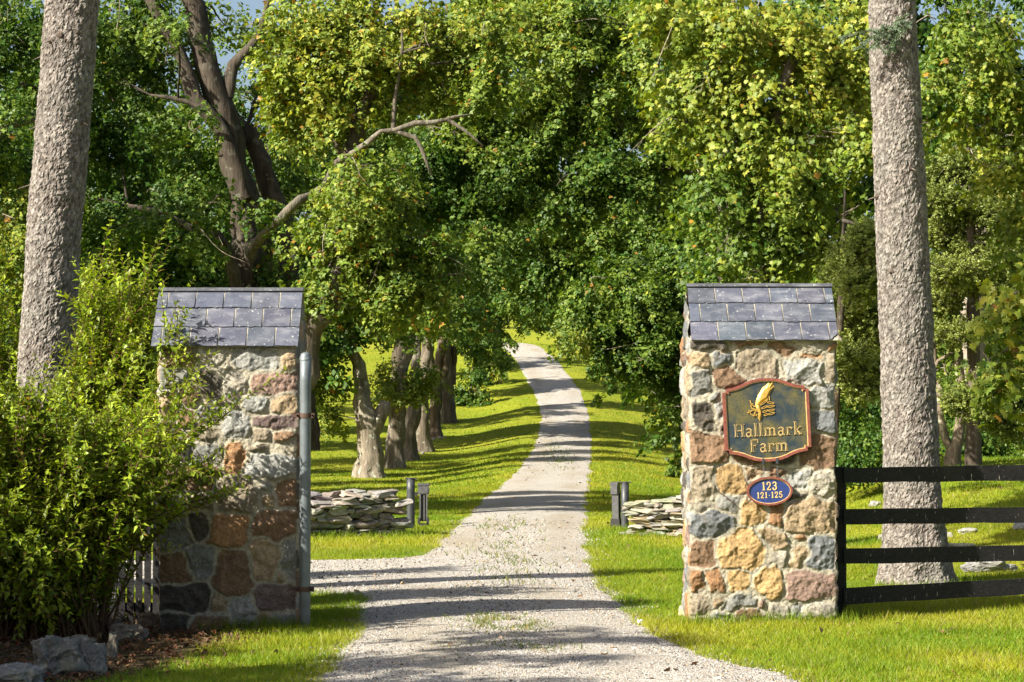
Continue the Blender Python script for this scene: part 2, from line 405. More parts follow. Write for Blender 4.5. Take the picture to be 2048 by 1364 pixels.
xs = np.concatenate([np.array([-500, -350, -250, -180, -130, -100, -80]), np.arange(-60, -14, 1.5), np.arange(-14, 14, 0.22), np.arange(14, 60, 1.5), np.array([80, 100, 130, 180, 250, 350, 500])])
ys = np.concatenate([np.array([-60, -40, -25, -12, -4]), np.arange(0, 62, 0.3), np.arange(62, 170, 0.7), np.arange(170, 260, 3), np.arange(260, 880, 20)])
X, Y = np.meshgrid(xs, ys)
Z = height(X, Y)
mb = MB(); ny, nx = X.shape
ii = np.arange(ny - 1)[:, None] * nx + np.arange(nx - 1)[None]
gc = np.zeros((ny * nx, 3)); gc[:, 0] = dirtmask(X, Y).ravel()
mb.add(np.stack([X, Y, Z], -1), np.stack([ii, ii + 1, ii + nx + 1, ii + nx], -1).reshape(-1, 4), gc)
tag(mb.build('ground', M['ground'], smooth=True), kind='structure')

# driveway sheet
yr = np.concatenate([np.arange(-30, 14, 0.6), np.arange(14, 24, 0.1), np.arange(24, 32, 0.05), np.arange(32, 60, 0.15), np.arange(60, 198, 0.4)])
nc = 30
uu = np.linspace(0, 1, nc)
Lr, Rr = road_L(yr), road_R(yr)
X = Lr[:, None] + (Rr - Lr)[:, None] * uu; Y = np.broadcast_to(yr[:, None], X.shape)
e = np.minimum(X - Lr[:, None], Rr[:, None] - X)
Z = height(X, Y) + 0.016 + 0.02 * sstep(e / 0.8) - 0.012 * (1 - sstep(e / 0.12))
mb = MB()
ii = np.arange(len(yr) - 1)[:, None] * nc + np.arange(nc - 1)[None]
rc = np.zeros(X.shape + (3,))
cen = (np.interp(Y, LG, LV) + np.interp(Y, RG, RV)) / 2
tr = np.abs(X - cen)
rc[..., 0] = np.clip(np.exp(-((tr - 0.72) / 0.36) ** 2) + 0.12, 0, 1)
mb.add(np.stack([X, Y, Z], -1), np.stack([ii, ii + 1, ii + nc + 1, ii + nc], -1).reshape(-1, 4), rc.reshape(-1, 3))
tag(mb.build('driveway', M['gravel'], smooth=True), kind='structure')
def road_z(x, y):
    L, R = road_L(y), road_R(y); e = np.minimum(x - L, R - x)
    return height(x, y) + 0.016 + 0.02 * sstep(e / 0.8) - 0.012 * (1 - sstep(e / 0.12))

def ico(sub):
    import bmesh
    bm = bmesh.new(); bmesh.ops.create_icosphere(bm, subdivisions=sub, radius=1.0)
    v = np.array([q.co[:] for q in bm.verts]); f = np.array([[q.index for q in p.verts] for p in bm.faces]); bm.free()
    return v, f
ICO = {k: ico(k) for k in (1, 2, 3, 4, 5)}
def rotz(a): return np.array([[math.cos(a), -math.sin(a), 0], [math.sin(a), math.cos(a), 0], [0, 0, 1]])
def rand_rot(n, r):
    q = r.normal(size=(n, 4)); q /= np.linalg.norm(q, axis=1)[:, None]
    a, b, c, d = q.T
    return np.stack([np.stack([1 - 2 * (c * c + d * d), 2 * (b * c - a * d), 2 * (b * d + a * c)], -1),
                     np.stack([2 * (b * c + a * d), 1 - 2 * (b * b + d * d), 2 * (c * d - a * b)], -1),
                     np.stack([2 * (b * d - a * c), 2 * (c * d + a * b), 1 - 2 * (b * b + c * c)], -1)], 1)

# ------------------------------------------------------------------ leaf machinery
def T_from(pts):
    return np.array(pts, float)
LOBED = T_from([(-.55, 0, 0), (-.42, .10, 0), (-.50, .38, -.05), (-.22, .33, -.03), (-.10, .58, -.12), (.05, .26, -.02), (.22, .28, -.06), (.20, .12, 0), (.55, 0, -.08),
                (.20, -.12, 0), (.22, -.28, -.06), (.05, -.26, -.02), (-.10, -.58, -.12), (-.22, -.33, -.03), (-.50, -.38, -.05), (-.42, -.10, 0)])
TRI = T_from([(-.5, 0, 0), (-.22, .52, -.10), (.08, .22, 0), (.52, 0, -.10), (.08, -.22, 0), (-.22, -.52, -.10)])
KITE = T_from([(-.5, 0, 0), (-.05, .42, -.06), (.52, 0, -.04), (-.05, -.42, -.06)])
LANCE = [T_from([(-.5, 0, 0), (-.10, .27, .08), (.5, 0, -.12), (-.10, -.27, .08), (0, 0, 0)]), np.array([[0, 4, 1], [4, 2, 1], [0, 3, 4], [3, 2, 4]])]
NEEDLE = T_from([(-.5, 0, 0), (0, .14, 0), (.5, 0, 0), (0, -.14, 0)])
def add_leaves(mb, C, T, N, size, col, tmpl, faces=None):
    n = len(C)
    t = norm(T); nn = norm(N - (N * t).sum(-1, keepdims=True) * t); s = np.cross(nn, t)
    k = len(tmpl)
    v = C[:, None] + size[:, None, None] * (tmpl[None, :, 0:1] * t[:, None] + tmpl[None, :, 1:2] * s[:, None] + tmpl[None, :, 2:3] * nn[:, None])
    base = (np.arange(n) * k)[:, None]
    c = np.repeat(col, k, axis=0)
    if faces is None:
        f = base + np.arange(k)[None]
        mb.add(v, f, c)
    else:
        mb.add(v, (base[:, None] + faces[None]).reshape(-1, faces.shape[1]), c)

GREEN = np.array([0.036, 0.088, 0.010]); MID = np.array([0.155, 0.215, 0.026]); YEL = np.array([0.375, 0.345, 0.045]); ORG = np.array([0.30, 0.16, 0.022])  # dark green end deepened so shaded crowns stay dark
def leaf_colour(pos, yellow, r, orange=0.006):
    """leaf hue: green to autumn yellow by bough and leaf; the dark green also carries shade"""
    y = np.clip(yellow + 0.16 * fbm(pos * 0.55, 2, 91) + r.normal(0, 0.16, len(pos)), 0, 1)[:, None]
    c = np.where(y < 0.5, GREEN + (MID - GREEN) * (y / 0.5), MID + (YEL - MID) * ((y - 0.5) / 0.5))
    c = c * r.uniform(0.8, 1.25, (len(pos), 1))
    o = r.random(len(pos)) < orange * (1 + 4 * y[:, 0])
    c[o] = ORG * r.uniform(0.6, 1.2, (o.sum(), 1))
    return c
def crown(mb, lobes, leaf=0.13, depth=1.6, L=0.95, W=0.75, K=44, tmpl=TRI, seed=1, droop=0.45, orange=0.002, flat=0.10):
    """lobes: (centre xyz, radii xyz, yellow). Sprays of leaves through each bough, thickest towards its outside"""
    r = np.random.default_rng(seed)
    for (c, R, yl) in lobes:
        c = np.asarray(c); R = np.asarray(R)
        area = 4 * math.pi * ((R[0] * R[1]) ** 1.6 / 3 + (R[0] * R[2]) ** 1.6 / 3 + (R[1] * R[2]) ** 1.6 / 3) ** (1 / 1.6)
        a_cl = K * 0.42 * leaf * leaf
        n = max(6, int(area * depth / a_cl))
        nk = max(3, int(n / 11))
        dk = norm(r.normal(size=(nk, 3))); rk = 0.42 + 0.60 * r.random(nk) ** 0.5
        rk *= 1 + 0.18 * fbm(dk * 2.2 + c, 2, seed)
        ck = c + dk * R * rk[:, None]
        w_ = r.integers(0, nk, n)
        sg = 0.50 * L * r.uniform(0.7, 1.35, nk)
        dv = np.clip(r.normal(size=(n, 3)), -1.5, 1.5) * np.array([1, 1, 0.30]); dv[:, 2] -= 0.28 * (dv[:, 0] ** 2 + dv[:, 1] ** 2)
        pos = ck[w_] + dv * sg[w_][:, None]
        fr = r.random(n) < 0.10
        dfr = norm(r.normal(size=(n, 3))); pos[fr] = (c + dfr * R * (0.15 + 0.85 * r.random((n, 1)) ** 0.6))[fr]
        cen_ = np.where(fr[:, None], c, ck[w_] - np.array([0, 0, 0.7 * L]))
        o = norm(0.25 * norm((pos - c) / R ** 2) + norm(pos - cen_))
        hor = o.copy(); hor[:, 2] = 0
        ax = norm(hor + 0.45 * r.normal(size=(n, 3)) * np.array([1, 1, 0.25]) + np.array([0, 0, -droop]))
        up = norm(np.array([0, 0, 0.7]) + 1.0 * o + 0.30 * r.normal(size=(n, 3)))
        nn = norm(up - (up * ax).sum(-1, keepdims=True) * ax); bb = np.cross(nn, ax)
        sc = r.uniform(0.6, 1.25, n)
        t = r.random((n, K)) ; s = r.uniform(-1, 1, (n, K)) * (1 - 0.75 * t ** 1.5)
        h = r.normal(0, flat, (n, K)) - 0.25 * t * t
        q = pos[:, None] + ax[:, None] * ((t - 0.45) * L * sc[:, None])[..., None] + bb[:, None] * (s * 0.6 * W * sc[:, None])[..., None] + nn[:, None] * h[..., None]
        q = q.reshape(-1, 3); m = len(q)
        rep = lambda a: np.repeat(a, K, axis=0)
        N = rep(nn) + 0.50 * r.normal(size=(m, 3)) + 0.35 * rep(o)
        Td = rep(ax) * 0.7 + rep(bb) * s.reshape(-1, 1) + 0.45 * r.normal(size=(m, 3)) + np.array([0, 0, -0.5])
        size = leaf * np.clip(np.exp(r.normal(-.05, .30, m)), .45, 1.7)
        col = leaf_colour(q, yl, r, orange)
        add_leaves(mb, q, Td, N, size, col, tmpl)

def lobes_px(lst, D0, y0=0.2, depth=0.85):
    """boughs given where they are seen: (px, py, rx, ry[, yellow[, D]]) -> real positions and sizes"""
    o = []
    for l in lst:
        px, py, rx, ry = l[:4]; yl = l[4] if len(l) > 4 and l[4] is not None else y0
        D = l[5] if len(l) > 5 else D0
        k = D / FPX
        o.append((P(px, py, D), np.array([rx * k, max(rx, ry) * k * depth, ry * k]), yl))
    return o
def pxs(lst, D):
    """stem polyline (px, py, r_px[, D])"""
    pts = [P(q[0], q[1], q[3] if len(q) > 3 else D) for q in lst]
    return pts, [q[2] * (q[3] if len(q) > 3 else D) / FPX for q in lst]

def tree(name, label, base, stems, lobes, cat='tree', group=None, leaf=0.092, depth=1.4, K=46, L=0.66, W=0.55, tmpl=TRI, seed=1, flare=0.7,
         bark='maple_bark', tint=(1, 1, 1), reach=True, orange=0.002, leafmat='leaf', droop=0.45, flat=0.10, seg=14, twigs=1):
    base = np.asarray(base, float)
    root = empty(name, base, label, cat, group)
    mb = MB(); rnd = random.Random(seed); allc = []; allr = []
    for i, st_ in enumerate(stems):
        pts, rr = st_[:2]
        c, r = tube(mb, pts, rr, seg if max(rr) > 0.12 else 9, 0.2, st_[2] if len(st_) > 2 else tint, 0.045 * min(1, max(rr) / 0.3), 0.15 if seg > 20 else 0.10, flare if i == 0 else 0.0, seed=seed * 13 + i, wob=0.7)
        allc.append(c); allr.append(r)
    C = np.concatenate(allc); Rr = np.concatenate(allr)
    if reach:
        for (c, R, yl) in lobes:
            d = np.linalg.norm((C - c) * np.array([1, 1, 1.0]), axis=1) + np.maximum(0, C[:, 2] - c[2]) * 1.2
            k = int(np.argmin(d)); a = C[k]; v = c - a; Ln = np.linalg.norm(v)
            if Ln < 0.3 or Ln > 3.2: continue
            r0 = min(Rr[k] * 0.6, 0.018 + 0.008 * Ln); bt = tuple(np.array(tint) * .7)
            mid = a + v * 0.5 + np.array([rnd.uniform(-.1, .1), rnd.uniform(-.1, .1), 0.10]) * Ln
            tube(mb, [a, mid, c], [r0, r0 * 0.7, r0 * 0.35], 7, 0.2, bt, 0.01, wob=1.2)
            for _ in range(3 * twigs):
                dd = np.array([rnd.gauss(0, 1), rnd.gauss(0, 1), rnd.gauss(0.1, 0.6)]); dd /= np.linalg.norm(dd)
                e = c + dd * R * 0.95
                tube(mb, [c, (c + e) / 2 + np.array([0, 0, 0.12 * R[2]]), e], [r0 * 0.38, r0 * 0.25, 0.006], 5, 0.2, bt, wob=1.5)
            for _ in range(twigs):      # fine pale twigs at the outside of the bough
                dd = np.array([rnd.gauss(0, 1), -abs(rnd.gauss(0, 1)), rnd.gauss(0, .5)]); dd /= np.linalg.norm(dd)
                e = c + dd * R * rnd.uniform(.75, 1.0); q = e + np.array([rnd.gauss(0, .25), rnd.gauss(-.1, .2), rnd.gauss(-.12, .22)]) * 1.6
                tube(mb, [e - dd * R * .35, e, (e + q) / 2 + np.array([rnd.gauss(0, .06), 0, rnd.gauss(0, .06)]), q], [.012, .010, .007, .003], 4, 0.15, (1.5, 1.45, 1.35), wob=2)
                for _k in range(3):
                    f_ = e + (q - e) * rnd.uniform(.2, .9); tube(mb, [f_, f_ + np.array([rnd.gauss(0, .16), rnd.gauss(0, .1), rnd.gauss(-.05, .16)])], [.005, .002], 4, 0.2, (1.5, 1.45, 1.35))
    mb.build('trunk', M[bark], root, base, True)
    if lobes:
        mb = MB()
        crown(mb, lobes, leaf, depth, L, W, K, tmpl, seed, droop, orange, flat)
        mb.build('crown', M[leafmat], root, base)
    return root

# ------------------------------------------------------------------ stone gate pillars
PAL0 = dict(tan=(.40,.29,.165), gold=(.48,.31,.12), grey=(.25,.25,.225), blue=(.185,.198,.205), pale=(.44,.40,.315), brown=(.24,.145,.08), rust=(.38,.20,.085),
           pink=(.36,.235,.18), purple=(.215,.15,.135), dark=(.115,.10,.08), gtan=(.31,.255,.175), lgrey=(.36,.36,.33))
PAL = {k: tuple(np.array(v) * .66 * .88 + np.mean(v) * .66 * .12) for k, v in PAL0.items()}
MORT = np.array([.285, .262, .20])
def face_field(A, Zz, stones, seed, W, corner=True):
    """relief and colour of one wall face: A along, Zz up; stones (a, z, ra, rz, angle, colour)"""
    q = p3(A, Zz, seed * 3.7)
    wx = 0.030 * fbm(q * 9, 3, seed); wz = 0.030 * fbm(q * 9, 3, seed + 5)
    a, z = A + wx, Zz + wz
    best = np.full(A.shape, 9.0); sec = np.full(A.shape, 9.0); idx = np.zeros(A.shape, int); rad_ = np.zeros(A.shape)
    for k, (sa, sz, ra, rz, an, c) in enumerate(stones):
        ca, sn = math.cos(an), math.sin(an)
        u = ((a - sa) * ca + (z - sz) * sn) / ra; v = (-(a - sa) * sn + (z - sz) * ca) / rz
        m = (np.abs(u) ** 2.8 + np.abs(v) ** 2.8) ** (1 / 2.8)
        d = (m - 1) * min(ra, rz)
        better = d < best
        sec = np.where(better, best, np.minimum(sec, d)); idx = np.where(better, k, idx); best = np.where(better, d, best)
    e = np.minimum((sec - best) * 0.5 - 0.007, 0.032 - best)
    st = sstep(e / 0.014)
    r = np.random.default_rng(seed)
    ns = len(stones)
    Hh = r.uniform(0.012, 0.032, ns); tx = r.uniform(-.09, .09, ns); tz = r.uniform(-.09, .09, ns)
    sa = np.array([s_[0] for s_ in stones]); sz = np.array([s_[1] for s_ in stones])
    sm = np.array([min(s_[2], s_[3]) for s_ in stones])
    dome = 0.013 * sstep(np.clip(-best, 0, None) / np.clip(sm[idx] * 0.75, .02, None))
    fac = np.abs(fbm(q * 5 + idx[..., None] * 3.3, 4, seed + 9, .45)) * 0.040
    fac2 = np.round(fbm(q * 5 + idx[..., None] * 1.7, 2, seed + 4) * 3) / 3 * 0.016
    h = st * (Hh[idx] + tx[idx] * (A - sa[idx]) + tz[idx] * (Zz - sz[idx]) + dome - fac + fac2 + 0.006 * fbm(q * 45, 2, seed)) + (1 - st) * (0.006 * fbm(q * 40, 3, seed + 2))
    pal = np.array([np.array(s_[5]) for s_ in stones]) * r.uniform(0.85, 1.15, (ns, 1))
    c = pal[idx] * st[..., None] + MORT * (1 - st[..., None])
    return h, c
def random_stones(W, H, seed):
    r = np.random.default_rng(seed); o = []; z = 0.0; names = list(PAL)
    while z < H:
        hh = r.uniform(0.13, 0.30); a = -W / 2 - r.uniform(0, .1)
        while a < W / 2:
            ww = r.uniform(0.14, 0.42)
            o.append((a + ww / 2, z + hh / 2 + r.uniform(-.02, .02), ww / 2 * 0.93, hh / 2 * 0.93, r.uniform(-.12, .12), PAL[names[r.integers(len(names))]]))
            a += ww
        z += hh
    return o
def stone_shaft(mb, W, Dp, H, front, seed, res=0.0085):
    zz = np.arange(-0.12, H + 1e-6, res * 1.05)
    faces = [('f', W, res, front), ('r', Dp, res * 1.5, random_stones(Dp, H, seed + 1)), ('b', W, 0.03, random_stones(W, H, seed + 2)), ('l', Dp, res * 1.5, random_stones(Dp, H, seed + 3))]
    cols, cc = [], []
    ins = 0.015
    for i, (k, Wf, rs, st) in enumerate(faces):
        n = max(4, int(Wf / rs)); a = np.linspace(-Wf / 2 + ins, Wf / 2 - ins, n)
        A, Zz = np.meshgrid(a, zz)
        h, c = face_field(A, Zz, st, seed * 7 + i, Wf)
        h = h * (1.0 if k == 'f' else 0.7) + 0.012 * fbm(p3(A, Zz, i) * 1.3, 2, seed)
        edge = np.minimum(A + Wf / 2, Wf / 2 - A); h = h - 0.02 * np.exp(-edge / 0.02)
        if k == 'f': pos = np.stack([A, -Dp / 2 - h, Zz], -1)
        if k == 'r': pos = np.stack([W / 2 + h, A, Zz], -1)
        if k == 'b': pos = np.stack([-A, Dp / 2 + h, Zz], -1)
        if k == 'l': pos = np.stack([-W / 2 - h, -A, Zz], -1)
        cols.append(pos); cc.append(c)
    V = np.concatenate(cols, 1); C = np.concatenate(cc, 1)
    n, m = V.shape[:2]
    i = np.arange(n - 1)[:, None] * m; j = np.arange(m)[None]; j2 = (j + 1) % m
    f = np.stack([i + j, i + j2, i + m + j2, i + m + j], -1).reshape(-1, 4)
    mb.add(V, f, C.reshape(-1, 3))
    return H
def slates(mb, L, slope, run, rise, ridge_z, sgn, starts, seed, chip=None):
    """three courses of slates on one slope; origin at ridge; sgn -1 = front"""
    r = np.random.default_rng(seed)
    ln = math.hypot(run, rise); uy, uz = sgn * run / ln, -rise / ln; ny_, nz_ = sgn * rise / ln, run / ln
    rows = 3; rh = ln / rows
    R0 = np.array([[1, 0, 0], [0, uy, ny_], [0, uz, nz_]])
    w = 0.262
    for k in range(rows):
        t0 = k * rh + (0.0 if k else 0.0); t1 = (k + 1) * rh + 0.004
        lift = 0.004
        mid = (t0 + t1) / 2
        c = np.array([0, uy * mid, ridge_z + uz * mid]) + np.array([0, ny_, nz_]) * 0.002
        mb.box(c, (L - 0.012, (t1 - t0) - 0.012, 0.014), (1, 1, 1), 1, R0)
        x = -L / 2; first = starts[k]; ws = first
        while x < L / 2 - 0.01:
            x1 = min(x + ws, L / 2); ws = w
            if L / 2 - x1 < 0.03: x1 = L / 2
            g = 0.006
            col = np.array([0.052, 0.058, 0.082]) * r.uniform(0.82, 1.22) + r.normal(0, .0025, 3)
            nb = 9
            bx = np.linspace(x + g, x1 - g, nb)
            tl = t1 + r.normal(0, 0.0035, nb) + r.normal(0, .003)
            if chip and k == 2 and x1 > L / 2 - 0.02: tl = t1 - np.linspace(0.0, 0.085, nb) ** 1.0 - abs(r.normal(0, .006, nb))
            tk0, tk1 = 0.010, 0.022 + r.normal(0, .002)
            def pt(xx, t, nrm): return np.stack([xx, uy * t + ny_ * nrm, ridge_z + uz * t + nz_ * nrm], -1)
            tt = np.full(nb, t0 - (0.015 if k else 0.0))
            top0 = pt(bx, tt, np.full(nb, tk0)); top1 = pt(bx, tl, np.full(nb, tk1))
            bot1 = pt(bx, tl, np.full(nb, tk1 - 0.016)); bot0 = pt(bx, tt, np.full(nb, tk0 - 0.016))
            v = np.concatenate([top0, top1, bot1, bot0]); i = np.arange(nb - 1)
            f = np.concatenate([np.stack([i + a * nb, i + 1 + a * nb, i + 1 + b * nb, i + b * nb], -1) for a, b in ((0, 1), (1, 2), (2, 3), (3, 0))])
            caps = np.array([[0, nb, 2 * nb, 3 * nb], [nb - 1, 4 * nb - 1, 3 * nb - 1, 2 * nb - 1]])
            mb.add(v, [f, caps], col, 0)
            x = x1
def gate_pillar(label, cx, cy, W, Dp, H, ridge, front_px, sx, Droof, starts, seed, run, shift, chip):
    z0 = 0.0
    root = empty('gate_pillar', (cx, cy, z0), label, 'pillar', 'stone pillars either side of the driveway')
    Df = cy - Dp / 2
    front = []
    for (px, py, rx, ry, an, c) in front_px:
        p = P(px, py, Df)
        front.append((p[0] - cx, p[2] - z0, rx * Df / FPX, ry * Df / FPX, -rad(an), PAL[c]))
    mb = MB(); stone_shaft(mb, W, Dp, H, front, seed)
    # gable ends under the slates, in the same stonework
    top = ridge - z0 - 0.035
    for sg in (-1, 1):
        n = 26; k = 22
        a = np.linspace(-1, 1, n); t = np.linspace(0, 1, k)
        A = a[None] * (Dp / 2) * (1 - t[:, None]); Zz = H - 0.01 + t[:, None] * (top - H) + 0 * A
        h, c = face_field(A, Zz, random_stones(Dp, top, seed + 30 + sg), seed + 31 + sg, Dp)
        v = np.stack([sg * (W / 2 + h * 0.8 - 0.01), sg * A, Zz], -1)
        ii = np.arange(k - 1)[:, None] * n + np.arange(n - 1)[None]
        mb.add(v, np.stack([ii, ii + 1, ii + n + 1, ii + n], -1).reshape(-1, 4), c.reshape(-1, 3))
    mb.build('stonework', M['stone'], root, None, True)
    rise = run * (ridge - H + 0.06) / run
    mb = MB()
    eave_drop = rise
    slates(mb, Droof, 0, run, eave_drop, ridge - z0, -1, starts, seed, chip)
    slates(mb, Droof, 0, run, eave_drop, ridge - z0, 1, starts[::-1], seed + 5)
    roof = mb.build('slate_roof', [M['slate'], M['mortar']], root); roof.location = (shift, 0, 0)
    mb = MB()
    ln = math.hypot(run, eave_drop)
    for sg in (-1, 1):
        uy, uz = sg * run / ln, -eave_drop / ln; ny_, nz_ = sg * eave_drop / ln, run / ln
        R0 = np.array([[1, 0, 0], [0, uy, ny_], [0, uz, nz_]])
        mb.box(np.array([0, uy * 0.018, ridge - z0 + uz * 0.018]) + np.array([0, ny_, nz_]) * (0.028 + 0.003 * sg), (Droof + 0.006, 0.04, 0.014), (.045, .047, .055), 0, R0)
    mb.build('ridge_cap', M['slate'], roof)
    return root
def conv(lst, ox, oy, s): return [(ox + a / s, oy + b / s, c / s, d / s, (e if e else 0), f) for (a, b, c, d, e, f) in lst]
rightA = conv([(270,145,165,48,0,'dark'),(590,118,110,42,-8,'brown'),(930,180,130,72,22,'brown'),(1210,130,150,45,0,'pale'),(1385,165,50,55,0,'rust'),(200,275,85,68,0,'tan'),
  (385,262,75,58,0,'blue'),(680,300,180,115,0,'gtan'),(1160,250,115,28,8,'rust'),(1110,370,195,105,0,'lgrey'),(1365,345,65,125,0,'gtan'),(908,365,28,62,10,'pale'),
  (205,490,85,140,0,'grey'),(430,455,140,95,15,'brown'),(310,605,60,42,0,'grey'),(1310,600,125,102,0,'lgrey'),(230,765,105,128,0,'dark'),(345,720,42,90,0,'lgrey'),
  (1310,830,125,100,0,'blue'),(265,1070,180,145,0,'brown'),(1240,1110,180,150,0,'brown'),(600,640,170,130,0,'gtan'),(930,620,170,130,0,'grey'),(640,900,220,110,0,'brown'),
  (1020,880,180,120,0,'tan'),(650,1110,190,110,0,'brown'),(930,1120,110,110,0,'dark')], 1360, 660, 4.545)
rightB = conv([(185,185,75,165,0,'gtan'),(440,125,115,110,0,'gold'),(640,55,100,42,0,'tan'),(820,45,100,48,0,'brown'),(1025,135,95,85,0,'lgrey'),(1235,165,100,115,0,'pale'),
  (1000,250,75,50,20,'dark'),(190,350,75,40,-15,'dark'),(390,350,92,62,0,'grey'),(610,415,112,112,0,'gold'),(822,445,55,100,0,'rust'),(1130,445,195,142,0,'tan'),
  (265,500,175,100,0,'blue'),(530,715,185,155,0,'gold'),(800,610,145,65,22,'tan'),(1020,640,62,32,10,'rust'),(1205,755,115,145,0,'blue'),(190,760,102,112,0,'brown'),
  (865,795,95,55,0,'pale'),(1005,795,72,95,15,'tan'),(150,990,68,98,-12,'rust'),(300,985,88,92,8,'rust'),(480,985,95,85,0,'gold'),(755,1010,108,140,0,'gold'),
  (1100,1040,205,135,0,'pink'),(165,1195,98,92,0,'gtan'),(520,1180,155,58,-6,'grey'),(325,1180,38,55,0,'tan'),(610,1272,150,42,0,'brown'),(715,1195,42,62,0,'pink'),
  (845,1232,88,62,0,'pale'),(1000,1238,72,72,0,'lgrey'),(1190,1225,112,78,0,'pale'),(370,1270,85,35,0,'grey'),(1000,1325,120,20,0,'grey')], 1360, 930, 4.2636)
leftA = conv([(500,610,145,88,0,'pale'),(620,722,75,36,-25,'pale'),(850,640,215,85,0,'lgrey'),(1105,650,62,66,0,'tan'),(690,840,112,130,10,'pale'),(975,815,205,108,0,'pink'),
  (850,1000,115,85,0,'lgrey'),(1070,1000,95,85,0,'tan'),(700,1150,115,108,0,'lgrey'),(1010,1140,165,65,0,'purple'),(1060,1285,112,75,0,'brown'),(900,1265,85,75,0,'gtan'),
  (480,860,102,115,0,'dark'),(250,620,120,90,0,'tan'),(150,800,130,90,0,'grey'),(320,930,110,80,0,'brown'),(160,1000,110,100,0,'tan'),(480,1060,110,90,0,'grey'),(280,1130,110,90,0,'brown'),(130,1230,120,100,0,'dark'),(430,1260,140,90,0,'gtan')], 300, 560, 4.012)
leftB = conv([(575,115,78,105,0,'rust'),(800,175,185,95,0,'lgrey'),(735,40,92,45,0,'gtan'),(890,32,95,45,0,'brown'),(590,375,170,130,0,'gtan'),(760,305,68,36,0,'grey'),(775,395,64,50,0,'tan'),
  (920,350,72,100,0,'brown'),(530,600,135,125,0,'rust'),(825,552,160,105,0,'brown'),(750,815,118,135,-12,'tan'),(925,790,58,140,0,'grey'),(545,895,150,155,0,'brown'),
  (340,810,122,115,0,'grey'),(230,1045,175,112,0,'dark'),(845,1050,165,102,0,'purple'),(620,1135,95,105,0,'lgrey'),(445,1095,48,80,0,'tan'),(170,1235,105,75,0,'dark'),
  (400,1245,155,75,0,'brown'),(690,1275,105,55,0,'brown'),(755,1190,58,34,0,'tan'),(905,1215,105,72,0,'grey'),(875,905,48,40,0,'tan'),(310,560,85,95,0,'dark'),(160,640,110,120,0,'grey'),(180,850,120,110,0,'brown'),(150,60,105,95,0,'dark'),(360,60,115,95,0,'grey'),(130,250,110,95,0,'tan'),(340,250,110,95,0,'brown'),(130,440,100,90,0,'grey'),(330,420,100,75,0,'gtan')], 300, 880, 3.326)
gate_pillar('stone gate pillar with slate cap carrying the farm sign and number plate', 2.362, 22.0, 1.385, 0.85, 2.70, 3.187,
            rightA + rightB, 1, 1.395, (0.262, 0.105, 0.262), 11, 0.485, 0.018, True)
gate_pillar('stone gate pillar with slate cap half hidden by the green shrub beside the steel pipe', -2.612, 21.5, 1.27, 0.85, 2.63, 3.118,
            leftA + leftB, 1, 1.36, (0.10, 0.22, 0.09), 23, 0.485, -0.03, False)

